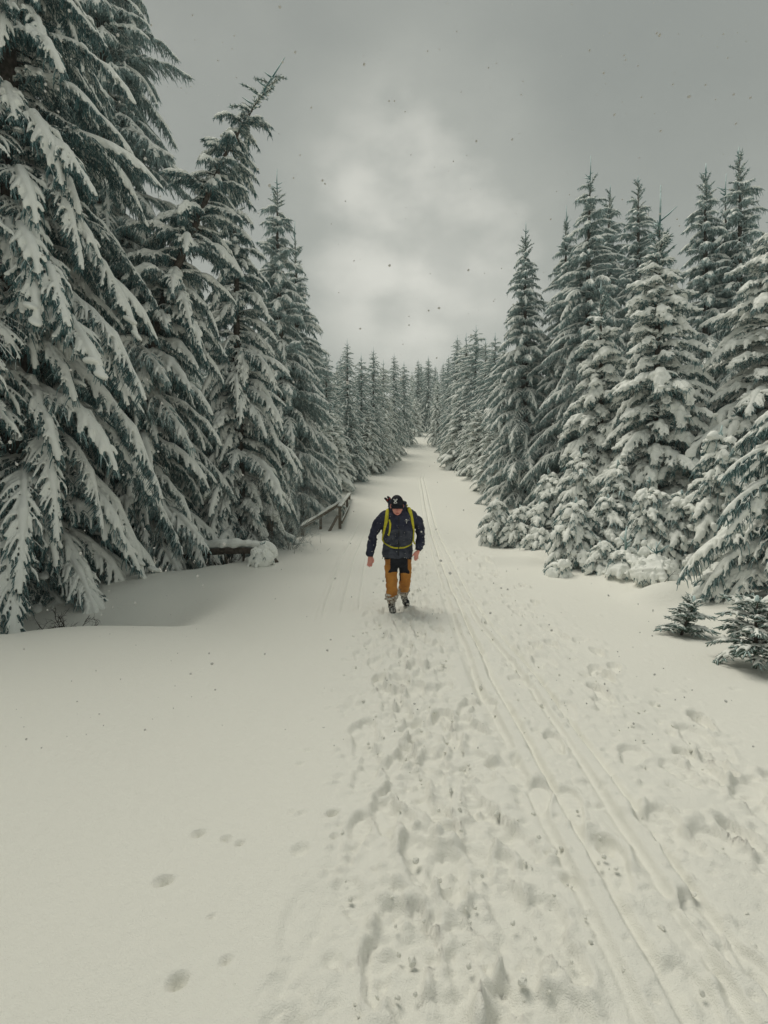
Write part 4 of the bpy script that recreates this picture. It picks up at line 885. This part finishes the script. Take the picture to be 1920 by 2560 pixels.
# ------------------------------------------------------------------ fallen log under thick snow
lg = empty('fallen_log', pt(570, 1405, 11.6)); tag(lg, 'fallen log bridging the ditch under a thick roll of snow, below the drooping spruces', 'log'); LO = np.array(lg.location)
def lp(px, py, Y): return pt(px, py, Y) - LO
P = np.array([lp(438, 1398, 11.9), lp(500, 1378, 11.8), lp(560, 1374, 11.6), lp(620, 1372, 11.5), lp(668, 1380, 11.45), lp(690, 1410, 11.4)])
V, Fc = tube_path(P, [.11, .12, .12, .115, .10, .08], 20, 10); m_ = MB(); m_.add(V, Fc); m_.obj('trunk', M['bark'], lg)
m_ = MB()
for px, py in ((500, 1378), (560, 1374), (612, 1372), (645, 1375)):
    a = lp(px, py, 11.55); b = a + (np.random.RandomState(px).uniform(-.15, .15), -.05, -.55); V, Fc = tubes(np.array([a, (a + b) / 2 + (.02, 0, 0), b]), np.array((.035, .028, .02)), 6); m_.add(V, Fc)
V, Fc = tubes(np.array([lp(508, 1365, 11.7), lp(500, 1345, 11.6), lp(495, 1328, 11.5)]), np.array((.05, .035, .012)), 6); m_.add(V, Fc); m_.obj('branch_stub', M['bark'], lg)
g = MB(); rg_ = np.random.RandomState(4); Pn = np.stack([np.interp(np.linspace(0, 5, 26), range(6), P[:, i]) for i in range(3)], -1)
V, Fc = tubes(Pn + (0, 0, .15), .13 * rg_.uniform(.75, 1.15, 26) * np.interp(np.linspace(0, 1, 26), (0, .1, .85, 1), (.8, 1, 1.1, 1.0)), 10, .9); g.add(V, Fc)
V, T = remesh(g, .025, 4, .7); V = wrinkle(V, T, .05, 4, 61); m_ = MB(); m_.add(V, T); m_.obj('snow_cap', M['bough_snow'], lg)

def sprig(mb, base, ln, n, rng, r=.012, up=.75, mi=0):
    """a bare upright shoot with a whorl of twigs"""
    V, Fc = tubes(np.array([base, base + (rng.normal(0, .03), 0, ln * .5), base + (rng.normal(0, .05), 0, ln)]), np.array((r, r * .9, r * .5)), 5); mb.add(V, Fc, mi)
    for i in range(n):
        a = 6.28 * i / n + rng.uniform(-.3, .3); l = ln * rng.uniform(.5, .75); b = base + (0, 0, ln * rng.uniform(.1, .3)); e = b + np.array((math.cos(a), math.sin(a), up)) * l
        V, Fc = tubes(np.array([b, (b + e) / 2 - (0, 0, .02), e]), np.array((r * .8, r * .75, r * .4)), 5); mb.add(V, Fc, mi)
def snow_tent(name, label, px, py, Y, w, h, seed, spr, group):
    rng = np.random.RandomState(seed); x = colx(px, Y); z = gz(x, Y); root = empty(name, (x, Y, z)); tag(root, label, 'sapling', group)
    g = MB(); V, Fc = ellipsoid((0, 0, h * .30), (w * .5, w * .42, h * .52), None, 20, 12); g.add(V, Fc); V, Fc = ellipsoid((w * .06, 0, h * .6), (w * .27, w * .24, h * .36), (0, .15, 0), 16, 10); g.add(V, Fc)
    for k in range(9):
        a = rng.uniform(0, 6.28); l = w * rng.uniform(.5, .62); p0 = np.array((0, 0, h * .8)); p1 = np.array((math.cos(a) * l * .6, math.sin(a) * l * .6, h * .5)); p2 = np.array((math.cos(a) * l, math.sin(a) * l, -.02))
        V, Fc = tubes(np.array([p0, p1, p2]), np.array((.07, .075, .045)) * w / .8, 8); g.add(V, Fc)
    V, T = remesh(g, .018, 4, .6); V = wrinkle(V, T, .06 * w, 5 / w, seed); m_ = MB(); m_.add(V, T); m_.obj('snow_cap', M['bough_snow'], root)
    m_ = MB(); sprig(m_, np.array((w * .05, 0, h * .9)), spr, 5, rng, .014); m_.obj('leader', [M['needle']], root)
    for k in range(12):
        a = rng.uniform(2.8, 6.6); t = rng.uniform(.2, .8); o = link('bough', BOUGH[('hood', .45)][k % 2], root); o.location = (math.cos(a) * w * .34 * (1 - t * .7), math.sin(a) * w * .3 * (1 - t * .7), h * (.2 + .8 * t)); o.rotation_euler = (0, .25, a); s_ = w * rng.uniform(.7, 1.0); o.scale = (s_, s_, s_)
    return root
GT = 'saplings buried under smooth domes of snow'
snow_tent('buried_sapling', 'sapling buried under a big smooth snow dome topped by a needle sprig', 1640, 1440, 8.5, .80, .50, 71, .30, GT)
snow_tent('buried_sapling', 'sapling draped in a snow tent at the right end of the fallen log', 652, 1400, 11.0, .55, .52, 72, .10, GT)
snow_tent('buried_sapling', 'low snow hump with sprigs between the bowed sapling and the big smooth dome', 1560, 1425, 9.1, .55, .30, 73, .14, GT)

# ------------------------------------------------------------------ bare twigs and frosted thickets
def bush(name, label, base, H, spread, n, seed, m, cat='shrub', group=None, r=.012, lean=(0, 0), sub=7, depth=2):
    rng = np.random.RandomState(seed); root = empty(name, base); tag(root, label, cat, group); m_ = MB()
    def stem(p, d, l, r_, lev):
        k = 5; P = [p]
        for i in range(k - 1): d = nrm(d + rng.normal(0, .13, 3) + (0, 0, -.04 * lev)); P.append(P[-1] + d * l / (k - 1))
        P = np.array(P); V, Fc = tubes(P, np.linspace(r_, r_ * .35, k), 4 if lev == 0 else 3, caps=False); m_.add(V, Fc)
        if lev < depth:
            for i in range(sub):
                t = rng.uniform(.2, .97); b = resample(P, t); dd = nrm(d + rng.normal(0, .75, 3)); stem(b, dd, l * rng.uniform(.25, .5), r_ * .45, lev + 1)
    for i in range(n):
        a = rng.uniform(0, 6.28); s = rng.uniform(0, 1) ** .7; stem(np.array((math.cos(a), math.sin(a), 0)) * spread * .15 * s - (0, 0, .05), nrm(np.array((math.cos(a) * s * spread / H + lean[0], math.sin(a) * s * spread / H + lean[1], 1.0))), H * rng.uniform(.6, 1.0), r, 0)
    m_.obj('twigs', m, root); return root
def gnd(px, Y): x = colx(px, Y); return np.array((x, Y, gz(x, Y)))
GF = 'leafless frosted thickets'
bush('frosted_shrub', 'tall leafless frosted thicket between the pillowed young spruce and the pair at the right edge', gnd(1745, 13.6), 6.4, 1.5, 16, 81, M['rime_twig'], group=GF, r=.022, sub=11)
bush('frosted_shrub', 'leafless frosted twigs fanning out beside the drooping spruces left of the railing', gnd(655, 14.6), 2.9, 1.9, 14, 82, M['rime_twig'], group=GF, r=.012, lean=(.3, -.1), sub=8)
bush('dry_shrub', 'tangle of dark bare twigs under the fallen log', gnd(560, 12.0) - (0, 0, .1), .65, 1.0, 26, 83, M['twig'], r=.008, sub=5, depth=1)
bush('dry_shrub', 'dark bare twigs under the huge left spruce at the lip of the drift', gnd(170, 7.3), .55, 1.0, 9, 84, M['twig'], r=.010, sub=6, lean=(.5, 0))
bush('dry_shrub', 'frosted grey twigs low beside the snow tent, under the drooping spruces', gnd(725, 13.4), 1.0, 1.2, 18, 85, M['rime_twig'], r=.008, sub=6)
GD = 'thin dry stems poking out of the snow'
for i, (px, Y, h, ln_, lb) in enumerate(((238, 6.75, .36, .04, 'pair of straight thin stems in front of the hollow, left one'), (250, 6.8, .42, .05, 'straight thin stem in the middle of the three before the hollow'), (262, 6.75, .34, .12, 'straight thin stem, right one of the three before the hollow'),
     (775, 14.2, .22, .2, 'short stem in the snow left of the railing foot'), (800, 14.4, .30, .5, 'slanting stem in the snow just left of the railing brace'), (812, 13.0, .2, .9, 'low stem leaning right on the snow below the railing'), (735, 12.6, .2, -.3, 'short stem right of the snow tent'),
     (1660, 7.9, .42, .25, 'forked dry stem right of the big snow dome'), (1225, 14.0, .3, .1, 'thin dry stem at the left end of the low snowy clump'))):
    bush('dry_weed', lb, gnd(px, Y), h, .05, 1, 90 + i, M['twig'], 'twig', GD, .0055, (ln_, 0), 2, 1)
sc_ = MB(); V, Fc = ellipsoid((0, 0, 0), (.22, .2, .12), None, 16, 10); sc_.add(V, Fc); V, Fc = ellipsoid((.12, 0, -.06), (.16, .14, .08), None, 14, 9); sc_.add(V, Fc)
V, T = remesh(sc_, .02, 3, .7); hmp = empty('snowy_stump', gnd(675, 14.0)); hmp.location.z = pt(675, 1283, 14.0)[2]; tag(hmp, 'short stump with a pointed white cap of snow among the twigs', 'stump')
m_ = MB(); V[:, 2] += .12 * np.exp(-((V[:, 0] / .09) ** 2 + (V[:, 1] / .09) ** 2)); m_.add(V, T); m_.obj('snow_cap', M['bough_snow'], hmp)
m_ = MB(); zz = gz(hmp.location.x, hmp.location.y) - hmp.location.z; V, Fc = tubes(np.array([[0, 0, zz - .1], [0, 0, (zz - .05) / 2], [0, 0, -.02]]), np.array((.11, .10, .09)), 9); m_.add(V, Fc); m_.obj('stump', M['bark'], hmp)

# ------------------------------------------------------------------ falling snow
fk = MB(); rg_ = np.random.RandomState(19)
for i in range(1700):
    y = .8 + 15 * rg_.rand() ** 1.8; x = rg_.uniform(-.85, .85) * y; z = CAM_H + y * rg_.uniform(-.55, 1.08)
    if z < gz(x, y) + .15: continue
    s = rg_.uniform(.0011, .0030) * (1 + .13 * y); V, Fc = ellipsoid((x, y, z), (s, s * .8, s * rg_.uniform(.6, 1)), (rg_.rand() * 3, rg_.rand() * 3, 0), 6, 5); fk.add(V, Fc)
M['flake'] = mat('wet_snowflake', (0.5, 0.5, 0.48), 0.7)
o = fk.obj('falling_snow', M['flake']); tag(o, 'falling snowflakes drifting through the air', 'snowflakes', kind='stuff')
# kicked-up crumbs of snow lying on the trampled strip
ck = MB(); rg_ = np.random.RandomState(29)
for i in range(300):
    y = 1.2 * math.exp(rg_.uniform(0, 2.0)); x = float(np.interp(y, (0, 5, 8, 17), (0, 0, .1, .65))) + (rg_.normal(.28, .36) if rg_.rand() < .6 else rg_.normal(1.7, .6))
    s = rg_.uniform(.004, .012) * (1 + .10 * y) * (1.5 if rg_.rand() < .08 else 1)
    V, Fc = ellipsoid((0, 0, 0), (s, s * rg_.uniform(.6, 1), s * rg_.uniform(.5, .9)), (rg_.rand() * 3, rg_.rand() * 3, rg_.rand() * 6), 7, 5); V *= 1 + rg_.uniform(-.22, .22, (len(V), 1))
    ck.add(V + (x, y, gz(x, y) - .012 + s * .3), Fc, 0, False)
o = ck.obj('snow_crumbs', M['snow']); tag(o, 'loose crumbs of snow kicked up along the trampled strip', 'snow', kind='stuff')

# ------------------------------------------------------------------ snowy air
hm = bpy.data.materials.new('snowy_air'); hm.use_nodes = True; nt = hm.node_tree
for n in list(nt.nodes): nt.nodes.remove(n)
ho = nt.nodes.new('ShaderNodeOutputMaterial'); hv = nt.nodes.new('ShaderNodeVolumePrincipled'); hv.inputs['Density'].default_value = 0.0017; hv.inputs['Color'].default_value = (0.80, 0.92, 0.92, 1); hv.inputs['Anisotropy'].default_value = 0.2
nt.links.new(hv.outputs[0], ho.inputs['Volume'])
hb = MB(); V, Fc = box((4, 62, 21), (150, 190, 50)); hb.add(V, Fc, 0, False); o = hb.obj('haze', hm); tag(o, 'thin snowy air between the trees', 'haze', kind='stuff')
